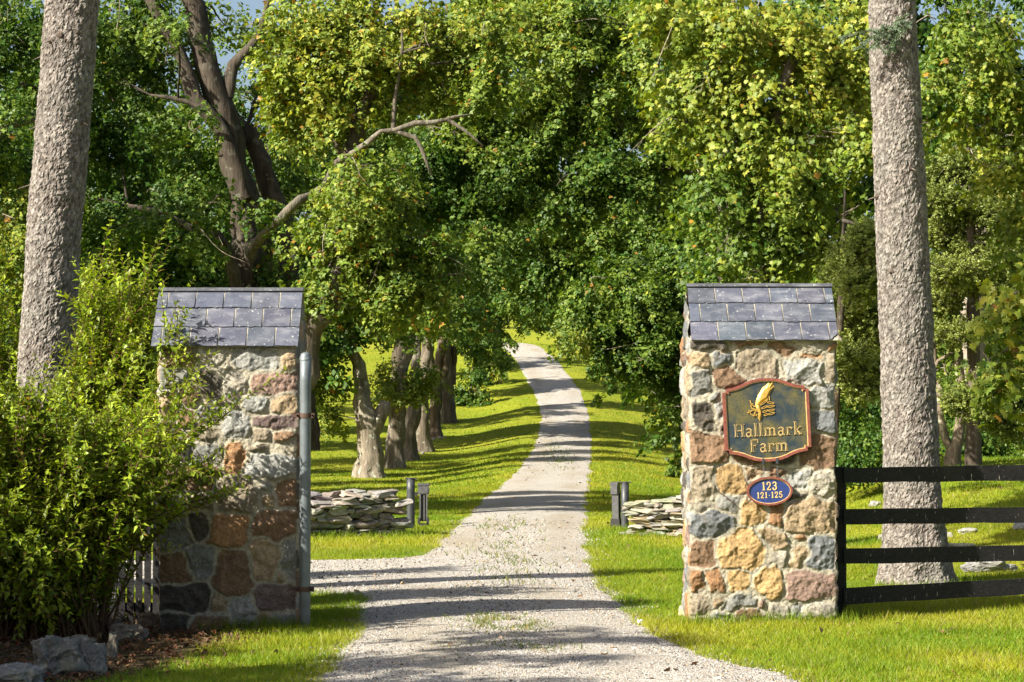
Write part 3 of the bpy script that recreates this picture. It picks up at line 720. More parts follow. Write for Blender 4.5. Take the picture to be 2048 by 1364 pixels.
# ------------------------------------------------------------------ lettering: serif glyphs drawn as strokes (x, y in units of the cap height)
def arc(cx, cy, rx, ry, a0, a1, n=14):
    return [(cx + rx * math.cos(rad(a)), cy + ry * math.sin(rad(a))) for a in np.linspace(a0, a1, n)]
th, tn = 0.15, 0.07
def serif(x, y, w=0.26): return [([(x - w / 2, y), (x + w / 2, y)], 0.06)]
GL = {
 'H': (0.86, [([(.16, 0), (.16, 1)], th), ([(.70, 0), (.70, 1)], th), ([(.16, .5), (.70, .5)], tn)] + serif(.16, .03, .32) + serif(.16, .97, .32) + serif(.70, .03, .32) + serif(.70, .97, .32)),
 'F': (0.70, [([(.16, 0), (.16, 1)], th), ([(.16, .97), (.64, .97)], tn), ([(.62, .97), (.64, .74)], tn), ([(.16, .52), (.46, .52)], tn), ([(.46, .62), (.46, .42)], .05)] + serif(.16, .03, .32)),
 'a': (0.60, [(arc(.27, .46, .17, .16, 160, 0, 8) + [(.44, .10), (.54, .03)], .11), (arc(.25, .18, .17, .17, 60, 330, 14), .09), ([(.34, .36), (.44, .40)], .06)]),
 'l': (0.34, [([(.17, 0), (.17, 1.04)], th)] + serif(.17, .03, .32) + serif(.11, 1.02, .2)),
 'm': (1.04, [([(.16, 0), (.16, .62)], th - .02), (arc(.33, .44, .17, .17, 170, 0, 8) + [(.50, 0)], .11), (arc(.68, .44, .17, .17, 170, 0, 8) + [(.85, 0)], .11)] + serif(.16, .03, .28) + serif(.50, .03, .28) + serif(.85, .03, .28) + serif(.10, .61, .18)),
 'r': (0.54, [([(.16, 0), (.16, .62)], th - .02), (arc(.34, .42, .18, .18, 165, 40, 8), .08), ([(.44, .55), (.48, .50)], .12)] + serif(.16, .03, .30) + serif(.10, .61, .18)),
 'k': (0.66, [([(.16, 0), (.16, 1.04)], th - .02), ([(.16, .26), (.50, .60)], tn), ([(.28, .36), (.54, .04)], .10)] + serif(.16, .03, .28) + serif(.10, 1.02, .2) + serif(.52, .60, .22) + serif(.54, .03, .24)),
 '1': (0.46, [([(.24, 0), (.24, .98)], th), ([(.10, .80), (.24, .96)], .09)] + serif(.24, .035, .36)),
 '2': (0.62, [(arc(.29, .71, .20, .24, 190, -25, 14) + [(.36, .40), (.10, .07)], .11), ([(.09, .06), (.53, .06)], .12), ([(.53, .04), (.54, .20)], .06), (arc(.13, .70, .05, .05, 0, 360, 8), .06)]),
 '3': (0.60, [(arc(.27, .74, .19, .21, 170, -90, 12), .11), (arc(.27, .28, .21, .25, 90, -170, 14), .12), ([(.20, .53), (.32, .53)], .07), (arc(.10, .26, .04, .04, 0, 360, 8), .06)]),
 '5': (0.60, [([(.12, .94), (.50, .94)], .12), ([(.13, .96), (.11, .52)], .08), ([(.11, .52), (.22, .60)] + arc(.27, .32, .22, .28, 80, -165, 14), .11), (arc(.09, .24, .04, .04, 0, 360, 8), .06)]),
 '\u00b7': (0.36, [(arc(.18, .42, .045, .045, 0, 360, 10), .08)]),
 ' ': (0.25, []),
}
def ribbon(mb, pts, w, z0, z1, col=(1, 1, 1)):
    """flat extruded stroke in a plane: x right, y up, thickness along +n"""
    p = np.asarray(pts, float); t = norm(np.gradient(p, axis=0)); nrm = np.stack([-t[:, 1], t[:, 0]], -1)
    a, b = p + nrm * w / 2, p - nrm * w / 2; k = len(p)
    def v(q, z): return np.concatenate([q, np.full((k, 1), z)], 1)
    V = np.concatenate([v(a, z1), v(b, z1), v(a, z0), v(b, z0)]); i = np.arange(k - 1)
    F = np.concatenate([np.stack([i, i + k, i + k + 1, i + 1], -1), np.stack([i, i + 1, i + 1 + 2 * k, i + 2 * k], -1), np.stack([i + k, i + 3 * k, i + 1 + 3 * k, i + 1 + k], -1)])
    mb.add(V, [F, np.array([[0, 2 * k, 3 * k, k], [k - 1, 2 * k - 1, 4 * k - 1, 3 * k - 1]])], col)
def text(mb, s_, size, cx, cy, z, inline=False, sp=0.06, wt=1.0, grow=0.0):
    W = sum(GL[c][0] + sp for c in s_) - sp; x = cx - W * size / 2
    lay = 0
    for c in s_:
        adv, st = GL[c]
        for (pts, w_) in st:
            q = [(x + a * size, cy + b * size) for a, b in pts]
            lay = (lay + 1) % 5
            ribbon(mb, q, max(w_ * size * wt + grow, 0.002), z - 0.002, z + 0.0003 * lay)
        x += (adv + sp) * size
def to_plane(o, loc, roll):
    """local x right, y up, z towards the viewer, hung on a wall facing -Y"""
    o.location = loc; o.rotation_euler = (math.pi / 2, -roll, 0) if False else (math.pi / 2, 0, 0)
    o.rotation_mode = 'XYZ'
    from mathutils import Matrix
    o.rotation_euler = (Matrix.Rotation(-roll, 3, 'Y') @ Matrix.Rotation(math.pi / 2, 3, 'X')).to_euler()
half = [(0, .392), (.06, .390), (.12, .380), (.18, .360), (.235, .335), (.29, .318), (.345, .309), (.367, .306), (.367, .275), (.405, .271)]
def sign_outline(k=0.0):
    pts = half + [(.405, 0.0), (.405, -.271)] + [(x, -y) for x, y in half[::-1]][1:]
    pts = np.array(pts); full = np.concatenate([pts, (pts * [-1, 1])[::-1][1:-1]])
    if k:
        d = np.roll(full, -1, 0) - np.roll(full, 1, 0); nrm = norm(np.stack([-d[:, 1], d[:, 0]], -1))
        cen = full - 0; s_ = np.sign((nrm * -full).sum(1, keepdims=True)); full = full + nrm * s_ * k
    return full
def prism(mb, poly, z0, z1, col=(1, 1, 1)):
    k = len(poly); i = np.arange(k); j = (i + 1) % k
    V = np.concatenate([np.c_[poly, np.full(k, z0)], np.c_[poly, np.full(k, z1)]])
    mb.add(V, [np.stack([i, j, j + k, i + k], -1), (i + k)[None], i[::-1][None]], col)
def ring(mb, a, b, z0, z1, col=(1, 1, 1)):
    k = len(a); i = np.arange(k); j = (i + 1) % k
    V = np.concatenate([np.c_[a, np.full(k, z1)], np.c_[b, np.full(k, z1)], np.c_[a, np.full(k, z0)], np.c_[b, np.full(k, z0)]])
    mb.add(V, np.concatenate([np.stack([i, j, j + k, i + k], -1), np.stack([i + 2 * k, j + 2 * k, j, i], -1), np.stack([i + k, j + k, j + 3 * k, i + 3 * k], -1)]), col)
sf = 21.575 - 0.075           # plane behind the sign
sp_ = P(1533.8, 839.5, sf)
sign = empty('farm_sign', sp_, 'shaped dark green farm sign with red border and gold lettering on the right pillar', 'sign'); to_plane(sign, sp_, rad(2.6))
mb = MB(); prism(mb, sign_outline(0.012), -0.055, -0.012); mb.build('board', M['signface'], sign)
mb = MB(); ring(mb, sign_outline(0), sign_outline(0.026), -0.058, 0.004); mb.build('border', M['redpaint'], sign)
mb = MB(); ring(mb, sign_outline(0.0265), sign_outline(0.0335), -0.014, -0.006); mb.build('gold_line', M['oldgold'], sign)
mb = MB(); text(mb, 'Hallmark', 0.118, 0.005, -0.152, -0.006, wt=1.15); text(mb, 'Farm', 0.118, 0.012, -0.300, -0.006, wt=1.15)
lt = mb.build('lettering', M['oldgold'], sign)
mb = MB(); text(mb, 'Hallmark', 0.118, 0.005, -0.152, -0.0035, wt=1.15, grow=-0.0105); text(mb, 'Farm', 0.118, 0.012, -0.300, -0.0035, wt=1.15, grow=-0.0105)
mb.build('letter_infill', M['signface'], lt)
mb = MB()                     # carved gold emblem: a long folded wing over a rayed body
def E(x, y): return ((x - 790) / 4.545 * sf / FPX, (815 - y) / 4.545 * sf / FPX)
body = [(690,690),(700,640),(720,590),(742,560),(765,522),(800,500),(828,478),(838,492),(866,470),(858,500),(876,515),(858,530),(838,560),(815,600),(795,640),(760,655),(735,672),(715,692)]
def relief(poly, z0, z1):
    q = np.array([E(*p) for p in poly]); k = len(q); c = q.mean(0); inner = c + (q - c) * 0.55
    V = np.concatenate([np.c_[q, np.full(k, z0)], np.c_[inner, np.full(k, z1)]]); i = np.arange(k); j = (i + 1) % k
    mb.add(V, [np.stack([i, j, j + k, i + k], -1), (i + k)[None]])
relief(body, -0.012, 0.008)
relief([(690,680),(715,668),(735,690),(748,740),(745,790),(728,832),(708,790),(716,750),(700,715)], -0.012, 0.010)
for (x0, y0, x1, y1) in ((735,680,805,632),(800,655,862,668),(745,712,800,690),(800,700,866,690),(755,745,805,728),(808,735,862,724),(765,775,800,762),(806,768,864,752)):
    pa, pb = np.array(E(x0, y0)), np.array(E(x1, y1)); c = (pa + pb) / 2; L_ = np.linalg.norm(pb - pa) / 2; an = math.atan2(*(pb - pa)[::-1])
    el = [(c[0] + L_ * math.cos(t) * math.cos(an) - .006 * math.sin(t) * math.sin(an) * 1.3, c[1] + L_ * math.cos(t) * math.sin(an) + .0075 * math.sin(t) * math.cos(an)) for t in np.linspace(0, 2 * math.pi, 17)]
    ribbon(mb, el, 0.0052, -0.012, -0.001)
for st_ in ([(712,690),(680,690),(655,665),(645,630)],[(700,720),(660,705),(650,680),(672,660)],[(712,735),(670,720),(640,735),(618,745)],[(705,760),(670,775),(645,755),(630,720)],[(690,735),(676,765),(700,775)],[(820,600),(822,640)],[(805,620),(790,650)]):
    ribbon(mb, [E(*p) for p in st_], 0.0085, -0.012, 0.0)
mb.build('emblem', M['gold'], sign)
for xx in (-.052, .078):
    mb = MB(); mb.box((xx, -0.395, -0.02), (0.028, 0.042, 0.05)); mb.box((xx, -0.375, -0.006), (0.016, 0.03, 0.03)); mb.box((xx, -0.40, 0.006), (0.012, 0.012, 0.006))
    mb.build('bracket', M['darksteel'], sign)
np_ = P(1539.4, 982.3, sf)
plate = empty('house_number_plate', np_, 'small oval navy number plate reading 123 hung below the farm sign', 'number sign'); to_plane(plate, np_, rad(2.0))
ell = lambda a, b: np.array([(a * math.cos(t), b * math.sin(t)) for t in np.linspace(0, 2 * math.pi, 64, endpoint=False)])
mb = MB(); prism(mb, ell(.205, .124), -0.04, -0.010); mb.build('board', M['navy'], plate)
mb = MB(); ring(mb, ell(.214, .134), ell(.197, .117), -0.042, 0.003); mb.build('border', M['redpaint'], plate)
mb = MB(); ring(mb, ell(.1965, .1165), ell(.1915, .1115), -0.012, -0.006); mb.build('gold_line', M['oldgold'], plate)
mb = MB(); text(mb, '123', 0.078, 0.0, 0.010, -0.006, sp=0.10, wt=1.1); text(mb, '121\u00b7125', 0.058, 0.0, -0.064, -0.006, sp=0.10, wt=1.15)
mb.build('lettering', M['oldgold'], plate)
for xx, x2 in ((-.047, -.045), (.083, .085)):
    mb = MB()
    a = np.array([xx, .23, -.02]); b = np.array([x2, .13, -.02])
    for k in range(6):
        c = a + (b - a) * (k + .5) / 6
        ring_ = [(c[0] + (.006 if k % 2 else .001) * math.cos(t), c[1] + .011 * math.sin(t), c[2] + (.001 if k % 2 else .006) * math.cos(t)) for t in np.linspace(0, 2 * math.pi, 9)]
        tube(mb, ring_, [.0016] * 9, 4, 0.01)
    mb.build('chain', M['galv'], plate)
# rusty hook left in the mortar
mb = MB(); c0 = P(1438, 982, sf + 0.03); c1 = P(1470, 1008, sf + 0.015)
tube(mb, [c0 + np.array([0, -.02, .012]), c0 + np.array([-.012, -.025, 0]), c0 + np.array([0, -.02, -.012]), (c0 + c1) / 2, c1], [.005, .005, .005, .005, .004], 6, 0.02)
tag(mb.build('iron_hook', M['rustiron']), 'thin rusty iron hook on the right pillar left of the number plate', 'hook')

# ------------------------------------------------------------------ steel gate post beside the left pillar
D = 20.98; bx = P(610, 1100, D)
gz = float(height(bx[0], D)); top = P(610, 704, D)[2]; r_ = 11.2 * D / FPX
root = empty('steel_gate_post', (bx[0], D, gz), 'grey galvanised steel pipe with domed cap strapped to the left stone pillar', 'post')
mb = MB(); tube(mb, [(bx[0], D, gz - .2), (bx[0], D, gz + 1), (bx[0], D, top - .05)], [r_] * 3, 24, 0.2); mb.build('pipe', M['galv'], root, (bx[0], D, gz), True)
mb = MB(); tube(mb, [(bx[0], D, top - .075), (bx[0], D, top - .05)], [r_ * 1.06] * 2, 24, 0.02)
tube(mb, [(bx[0], D, top - .05), (bx[0], D, top - .02), (bx[0], D, top - .004), (bx[0], D, top)], [r_ * 1.03, r_ * .86, r_ * .45, r_ * .05], 24, 0.006); mb.build('cap', M['galv'], root, (bx[0], D, gz), True)
for py in (831, 1178):
    z = P(610, py, D)[2]; mb = MB()
    tube(mb, [(bx[0], D, z - .022), (bx[0], D, z + .022)], [r_ * 1.13] * 2, 24, 0.05)
    for sx_ in (-1, 1): mb.box((bx[0] + sx_ * (r_ * 1.13 + .012), D - .01, z), (.03, .05, .045)); tube(mb, [(bx[0] + sx_ * (r_ * 1.1 + .012), D - .055, z), (bx[0] + sx_ * (r_ * 1.1 + .012), D + .03, z)], [.009] * 2, 6, .05)
    mb.box((bx[0] - .07, D + .02, z), (.12, .03, .03))
    mb.build('strap', M['rustiron'], root, (bx[0], D, gz))

# ------------------------------------------------------------------ four-rail fence on the right
fD0, fD1 = 22.05, 22.75
root = empty('board_fence', P(1682, 1222, fD0), 'black painted four-rail wooden fence running right from the sign pillar', 'fence')
fb = np.array(root.location)
for (y0, y1, y2, y3) in ((936, 965.5, 929.5, 961), (1018, 1049, 1014.5, 1045), (1097.5, 1128, 1090.5, 1122), (1176, 1209, 1157, 1189)):
    mb = MB(); ex = 2900; n = 40; zl = None
    fx = lambda a, b, t: a + (b - a) * t
    te = (ex - 1690) / (2048 - 1690)
    V = []
    for k in range(n):
        t = te * k / (n - 1); px = 1688 + (ex - 1688) * k / (n - 1); Dk = fD0 + (fD1 - fD0) * t
        wob = 0.6 * math.sin(k * 1.3 + y0)
        a = P(px, y0 + (y2 - y0) * t + wob * .6, Dk); b = P(px, y1 + (y3 - y1) * t + wob, Dk)
        if t > 1.25:
            if zl is None: zl = (a[2], b[2])
            a[2], b[2] = zl[0] + .004 * math.sin(k), zl[1] + .004 * math.sin(k)
        V += [a, b, b + np.array([0, .03, 0]), a + np.array([0, .03, 0])]
    i = (np.arange(n - 1) * 4)[:, None]
    F = np.concatenate([i + np.array([[0, 1, 5, 4]]), i + np.array([[1, 2, 6, 5]]), i + np.array([[2, 3, 7, 6]]), i + np.array([[3, 0, 4, 7]])])
    mb.add(V, [F, np.array([[0, 3, 2, 1], [4 * n - 4, 4 * n - 3, 4 * n - 2, 4 * n - 1]])])
    mb.build('rail', M['blackboard'], root, fb)
for (pa, pb, yt, Dk) in ((1671.5, 1692, 934, fD0 + 0.035), (2108, 2132, 926, fD1 + 0.2), (2500, 2524, 926, fD0 + .7 * 2.28 + .035), (2880, 2902, 926, fD0 + .7 * 3.36 + .035)):
    a = P(pa, yt, Dk); b = P(pb, yt, Dk); g = float(height((a[0] + b[0]) / 2, Dk)) - 0.2
    mb = MB(); mb.box(((a[0] + b[0]) / 2, Dk + .055, (a[2] + g) / 2), (b[0] - a[0], .10, a[2] - g)); mb.build('post', M['blackboard'], root, fb)

# ------------------------------------------------------------------ dark picket fence behind the shrub
D = 21.75
root = empty('picket_fence', on_ground(200, D), 'black picket fence showing through the lower leaves beside the left pillar', 'fence'); fb = np.array(root.location)
for k in range(18):
    px = 22 + k * 17.1; a = P(px, 1100, D); g = float(height(a[0], D))
    mb = MB(); mb.box((a[0], D, g + .62), (.062, .022, 1.24)); 
    mb.add(np.array([[a[0] - .031, D - .011, g + 1.24], [a[0] + .031, D - .011, g + 1.24], [a[0] + .031, D + .011, g + 1.24], [a[0] - .031, D + .011, g + 1.24], [a[0], D, g + 1.30]]), np.array([[0, 1, 4], [1, 2, 4], [2, 3, 4], [3, 0, 4]]))
    mb.build('picket', M['blackboard'], root, fb)
a, b = P(5, 1100, D), P(318, 1100, D)
for zz in (.95, .12):
    mb = MB(); mb.box(((a[0] + b[0]) / 2, D + .036, zz + 0.0), (b[0] - a[0], .045, .09)); mb.build('rail', M['blackboard'], root, fb)

# ------------------------------------------------------------------ dry stone walls, inner posts and gate openers
def dry_wall(label, a, b, h0, h1, thick, seed, topdrop=0.0):
    """flat stones laid in courses from ground point a to b"""
    r = np.random.default_rng(seed); a = np.array(a); b = np.array(b)
    L = np.linalg.norm((b - a)[:2]); u = (b - a)[:2] / L; n = np.array([-u[1], u[0]])
    iv, if_ = ICO[2]; mb = MB()
    z = 0.0
    ang = math.atan2(u[1], u[0])
    while z < max(h0, h1):
        th_ = r.uniform(0.050, 0.100)
        for side in (-1, 1):
            s = -r.uniform(0, .25)
            while s < L:
                ln = r.uniform(.16, .52); sm = s + ln / 2
                hm = h0 + (h1 - h0) * min(max(sm / L, 0), 1)
                if z + th_ * .5 < hm + r.uniform(-.07, .05) and sm + ln * .5 < L - 0.04:
                    t2 = th_ * r.uniform(.8, 1.45)
                    v = np.sign(iv) * np.abs(iv) ** 0.42
                    v = v * np.array([ln / 2, r.uniform(.14, .22) , t2 / 2])
                    v = v * (1 + 0.30 * fbm(iv * 1.6 + r.uniform(0, 50, 3), 2)[:, None])
                    v = v + iv * (0.028 * fbm(iv * 5 + r.uniform(0, 50, 3), 2))[:, None]
                    tilt = r.normal(0, .07); Rt = np.array([[math.cos(tilt), 0, -math.sin(tilt)], [0, 1, 0], [math.sin(tilt), 0, math.cos(tilt)]])
                    tl2 = r.normal(0, .10); Rx = np.array([[1, 0, 0], [0, math.cos(tl2), -math.sin(tl2)], [0, math.sin(tl2), math.cos(tl2)]])
                    v = v @ Rt.T @ Rx.T @ rotz(ang + r.normal(0, .12)).T
                    off = side * (thick / 2 - .16) + r.normal(0, .022)
                    xy = a[:2] + u * sm + n * off; gz = float(height(xy[0], xy[1]))
                    c = np.array([.215, .205, .17]) * r.uniform(.65, 1.35) + r.normal(0, .012, 3)
                    if r.random() < .15: c = np.array([.24, .195, .125]) * r.uniform(.8, 1.2)
                    mb.add(v + np.array([xy[0], xy[1], gz + z + th_ / 2 - .02]), if_, np.clip(c, .05, .6))
                s += ln * .94
        z += th_ * .95
    root = mb.build('dry_stone_wall', M['flatstone'])
    return tag(root, label, 'wall', 'low dry stone walls either side of the drive')
a0 = on_ground(556, 36.3); a1 = on_ground(813, 37.6)
dry_wall('low dry laid grey stone wall between the left pillar pipe and a black steel post', a0, a1, .64, .70, .6, 3)
b0 = on_ground(1283, 37.3); b1 = on_ground(1440, 36.3)
dry_wall('low dry laid grey stone wall half hidden behind the sign pillar', b0, b1, .60, .62, .6, 5)
iv, if_ = ICO[3]
v = np.sign(iv) * np.abs(iv) ** .7 * np.array([.10, .10, .05]) * (1 + .2 * fbm(iv * 2, 2)[:, None]); c = P(779, 988, a1[1] - .1)
mb = MB(); mb.add(v + c + np.array([0, .1, 0.015]), if_, (.22, .20, .18)); tag(mb.build('loose_stone', M['rock']), 'loose dark stone lying on top of the left dry stone wall', 'stone')

def steel_post(px, py_base, py_top, rpx, label):
    g = hit(px, py_base); D = g[1]; top = P(px, py_top, D); r = rpx * D / FPX
    root = empty('steel_post', g, label, 'post', 'dark steel posts at the inner gateway')
    mb = MB(); tube(mb, [g - np.array([0, 0, .2]), (g + top) / 2, top], [r] * 3, 20, .2); mb.build('pipe', M['darksteel'], root, g, True)
    mb = MB(); tube(mb, [top, top + np.array([0, 0, .018])], [r * 1.06] * 2, 20, .05); mb.box(top + np.array([0.01, 0, .012]), (r * 3.0, r * 1.5, .02)); mb.build('cap_plate', M['darksteel'], root, g)
    return root
steel_post(821.5, 1058, 958, 8.2, 'dark steel post at the end of the left dry stone wall')
steel_post(1250, 1058, 966, 7.6, 'dark steel post between the right dry stone wall and the drive')
def opener(px, pyb, pyt, wpx, label, side):
    g = hit(px, pyb); D = g[1]; k = D / FPX; H = P(px, pyt, D)[2] - g[2]; wd = wpx * k
    root = empty('gate_opener', g, label, 'gate opener', 'swing gate openers by the drive')
    mb = MB()
    mb.box(g + np.array([0, 0, H * .86]), (wd, .12, H * .22)); mb.box(g + np.array([0, 0, H * .985]), (wd * 1.06, .14, H * .05))
    mb.box(g + np.array([0, -.065, H * .83]), (wd * .75, .012, H * .12))
    mb.build('motor_case', M['greycase'], root, g)
    mb = MB()
    mb.box(g + np.array([0, .02, H * .44]), (wd * .58, .06, H * .64))
    for sx_ in (-1, 1): mb.box(g + np.array([sx_ * wd * .30, -.02, H * .44]), (wd * .13, .10, H * .64))
    mb.box(g + np.array([wd * .06, -.035, H * .44]), (wd * .12, .03, H * .60))
    mb.build('pedestal', M['greycase'], root, g)
    mb = MB()
    for sx_ in (-1, 1): mb.box(g + np.array([sx_ * wd * .40, -.01, H * .09]), (wd * .22, .16, H * .22))
    mb.box(g + np.array([0, 0, H * .03]), (wd * .95, .18, H * .08)); mb.build('base_bracket', M['blackmetal'], root, g)
    mb = MB(); tube(mb, [g + np.array([-side * wd * .4, -.02, H * .80]), g + np.array([-side * wd * .72, -.02, H * .74])], [.02, .02], 8, .1); mb.box(g + np.array([-side * wd * .66, -.02, H * .755]), (.05, .06, .06)); mb.build('arm_joint', M['blackmetal'], root, g)
    return root
opener(847, 1053, 967, 22, 'grey gate opener with a box head on a narrow stand beside the left post', 1)
o2 = opener(1232, 1055, 965, 21, 'narrow dark gate opener seen from its side beside the right post', -1); o2.rotation_euler = (0, rad(-3), rad(70))
# ------------------------------------------------------------------ the two big spruce trunks
def spruce(label, pts_px, base_D, seed, crown_z, bough=None, flare=0.28):
    pts, rr = pxs(pts_px, base_D)
    x, y = pts[0][0], pts[0][1]; g = float(height(x, y)); base = np.array([x, y, g])
    pts[0] = np.array([x, y, g - 0.15])
    d = pts[-1] - pts[-2]; d /= np.linalg.norm(d)
    topz = crown_z + 10; tp = pts[-1] + d * (topz - pts[-1][2]) / d[2]
    root = empty('spruce_tree', base, label, 'tree', 'big spruces by the gate')
    c, r = catmull(pts, rr, 0.018)
    seg = 170
    th_ = np.arange(seg) / seg * 2 * math.pi
    hgt = c[:, 2] - g
    R = r[:, None] * (1 + flare * np.exp(-np.clip(hgt, 0, None) / 0.5)[:, None] * (0.6 + 0.4 * np.sin(th_ * 4 + seed) * np.sin(th_ * 3 + 1))[None])
    dirs = np.stack([np.cos(th_), np.sin(th_), 0 * th_], -1)
    v = c[:, None] + dirs[None] * R[..., None]
    # scaly plates: cellular relief in real thickness
    q = v * np.array([1, 1, 0.66]) * 27 + 0.55 * np.stack([fbm(v * 16, 2, seed), fbm(v * 16, 2, seed + 1), fbm(v * 16, 2, seed + 2)], -1)
    cell = np.floor(q); f1 = np.full(q.shape[:2], 9.0); f2 = f1.copy(); cid = f1.copy()
    for dx in (-1, 0, 1):
        for dy in (-1, 0, 1):
            for dz in (-1, 0, 1):
                o = cell + np.array([dx, dy, dz])
                off = np.stack([vnoise(o + .5 * 0, seed + 40), vnoise(o, seed + 41), vnoise(o, seed + 42)], -1) * 0.5 + 0.5
                dist = np.linalg.norm(o + off - q, axis=-1)
                lev = vnoise(o, seed + 43)
                closer = dist < f1
                f2 = np.where(closer, f1, np.minimum(f2, dist)); cid = np.where(closer, lev, cid); f1 = np.where(closer, dist, f1)
    edge = sstep((f2 - f1) / 0.16)
    h = edge * (0.009 + 0.007 * cid) + 0.006 * fbm(v * 30, 3, seed) + 0.012 * fbm(v * 3, 2, seed)
    v = v + dirs[None] * h[..., None]
    n = len(c); i = np.arange(n - 1)[:, None] * seg; j = np.arange(seg)[None]; j2 = (j + 1) % seg
    f = np.stack([i + j, i + j2, i + seg + j2, i + seg + j], -1).reshape(-1, 4)
    cc = (0.35 + 0.65 * edge + 0.25 * cid)[..., None] * np.array([1, .98, .96])
    mb = MB(); mb.add(v.reshape(-1, 3), f, np.clip(cc, .2, 1.3).reshape(-1, 3))
    tube(mb, [pts[-1] - d * .1, (pts[-1] + tp) / 2, tp], [rr[-1], rr[-1] * .6, .04], 18, .5, (1, 1, 1), .02)
    mb.build('trunk', M['spruce_bark'], root, base, False)
    r_ = np.random.default_rng(seed)
    # knots and short dead stubs
    for k in range(16):
        kk = r_.integers(int(n * .12), n - 5); a = r_.uniform(math.pi, 2 * math.pi)
        dd = np.array([math.cos(a), math.sin(a), -.1]); p = c[kk] + dd * r[kk]
        mb = MB(); iv, f_ = ICO[2]
        s_ = r_.uniform(.022, .042)
        vv = iv * np.array([1, .55, 1]) * s_ * (1 + .3 * fbm(iv * 2 + k, 2)[:, None]); ang = a - math.pi / 2
        mb.add(vv @ rotz(ang).T + p, f_, (.30, .20, .15))
        if k % 2 == 0:
            tube(mb, [p, p + dd * r_.uniform(.06, .14) + np.array([0, 0, -.03])], [.011, .004], 5, .1, (.5, .4, .33))
        mb.build('knot', M['spruce_bark'], root, base, True)
    # crown, far above the frame
    lobes = []
    for k in range(22):
        t = k / 21; z = crown_z + t * 9.5; a = k * 2.4; rr2 = 1.7 * (1 - t) + .3
        cx_ = np.interp(z, [pts[-1][2], topz], [pts[-1][0], tp[0]]); 
        lobes.append((np.array([cx_ + math.cos(a) * rr2 * .6, y + math.sin(a) * rr2 * .6, z]), np.array([rr2 * .75, rr2 * .75, .35]), .2))
    mb = MB(); crown(mb, lobes, .15, .9, 1.0, .7, 50, NEEDLE, seed, .4, 0)
    mb.build('crown', M['needle'], root, base)
    if bough is not None:
        mb = MB(); needles(mb, bough, seed)
        mb.build('bough', M['needle'], root, base)
    return root
def needles(mb, twigs, seed, col=(.19, .27, .19), ln=.026, dens=700):
    """short green needles all round thin twigs"""
    r = np.random.default_rng(seed)
    for pts in twigs:
        c, _ = catmull(pts, [1] * len(pts), .02)
        Ls = len(c) * .02; n = int(Ls * dens)
        k = r.integers(0, len(c) - 1, n); t = norm(c[np.minimum(k + 1, len(c) - 1)] - c[np.maximum(k - 1, 0)])
        d = norm(r.normal(size=(n, 3))); d = norm(d - (d * t).sum(-1, keepdims=True) * t)
        T = norm(d + t * .9)
        C = c[k] + T * ln * .5
        cc = np.array(col) * r.uniform(.7, 1.5, (n, 1))
        add_leaves(mb, C, T, r.normal(size=(n, 3)), ln * r.uniform(.7, 1.3, n) , cc, NEEDLE)
        tube(mb, pts, [.006] * (len(pts) - 1) + [.002], 5, .1, (.10, .065, .04))
Dl = 24.0
spruce('tall spruce trunk leaning right, rising out of the shrub at the left edge',
       [(85, 1235, 58), (88, 1000, 56), (92, 760, 53.5), (106, 500, 53), (128, 230, 52.5), (145, 0, 52), (160, -170, 51)], Dl, 5, 11.5, None, .2)
Dr = 26.0
r_ = random.Random(3); tw = []
for (x0, y0) in ((1812, 78),):
    hub = P(1800, 66, Dr - .32)
    for k in range(11):
        ex, ey = r_.choice([(1672, 45), (1700, 20), (1690, 72), (1722, 95), (1748, 60), (1775, 98), (1830, 30), (1800, 20), (1765, 30), (1735, 40), (1790, 110), (1820, 55)])
        e = P(ex + r_.uniform(-14, 14), ey + r_.uniform(-12, 12), Dr - .32 - r_.uniform(0, .45))
        m = (hub + e) / 2 + np.array([0, 0, .05])
        tw.append([hub, m, e])
        for q in range(9):
            t = r_.uniform(.25, 1.0); s_ = hub + (e - hub) * t; tw.append([s_, s_ + np.array([r_.uniform(-.13, .07), r_.uniform(-.1, .1), r_.uniform(-.10, .08)])])
spruce('tall spruce trunk standing upright behind the black rail fence',
       [(1832, 1171, 60), (1828, 1080, 56), (1822, 900, 52.5), (1812, 640, 52), (1800, 380, 49.5), (1790, 150, 47), (1783, 0, 45.5), (1777, -150, 44.5)], Dr, 9, 12.5, tw, .55)

# ------------------------------------------------------------------ maples
def rnd_stem(base, h, r0, lean=0.0, seed=0):
    r = random.Random(seed); pts = [np.array(base) - np.array([0, 0, .2])]
    for k in range(1, 5): pts.append(np.array(base) + np.array([lean * h * k / 4 + r.uniform(-.25, .25), r.uniform(-.25, .25), h * k / 4]))
    return pts, [r0, r0 * .8, r0 * .62, r0 * .42, r0 * .15]
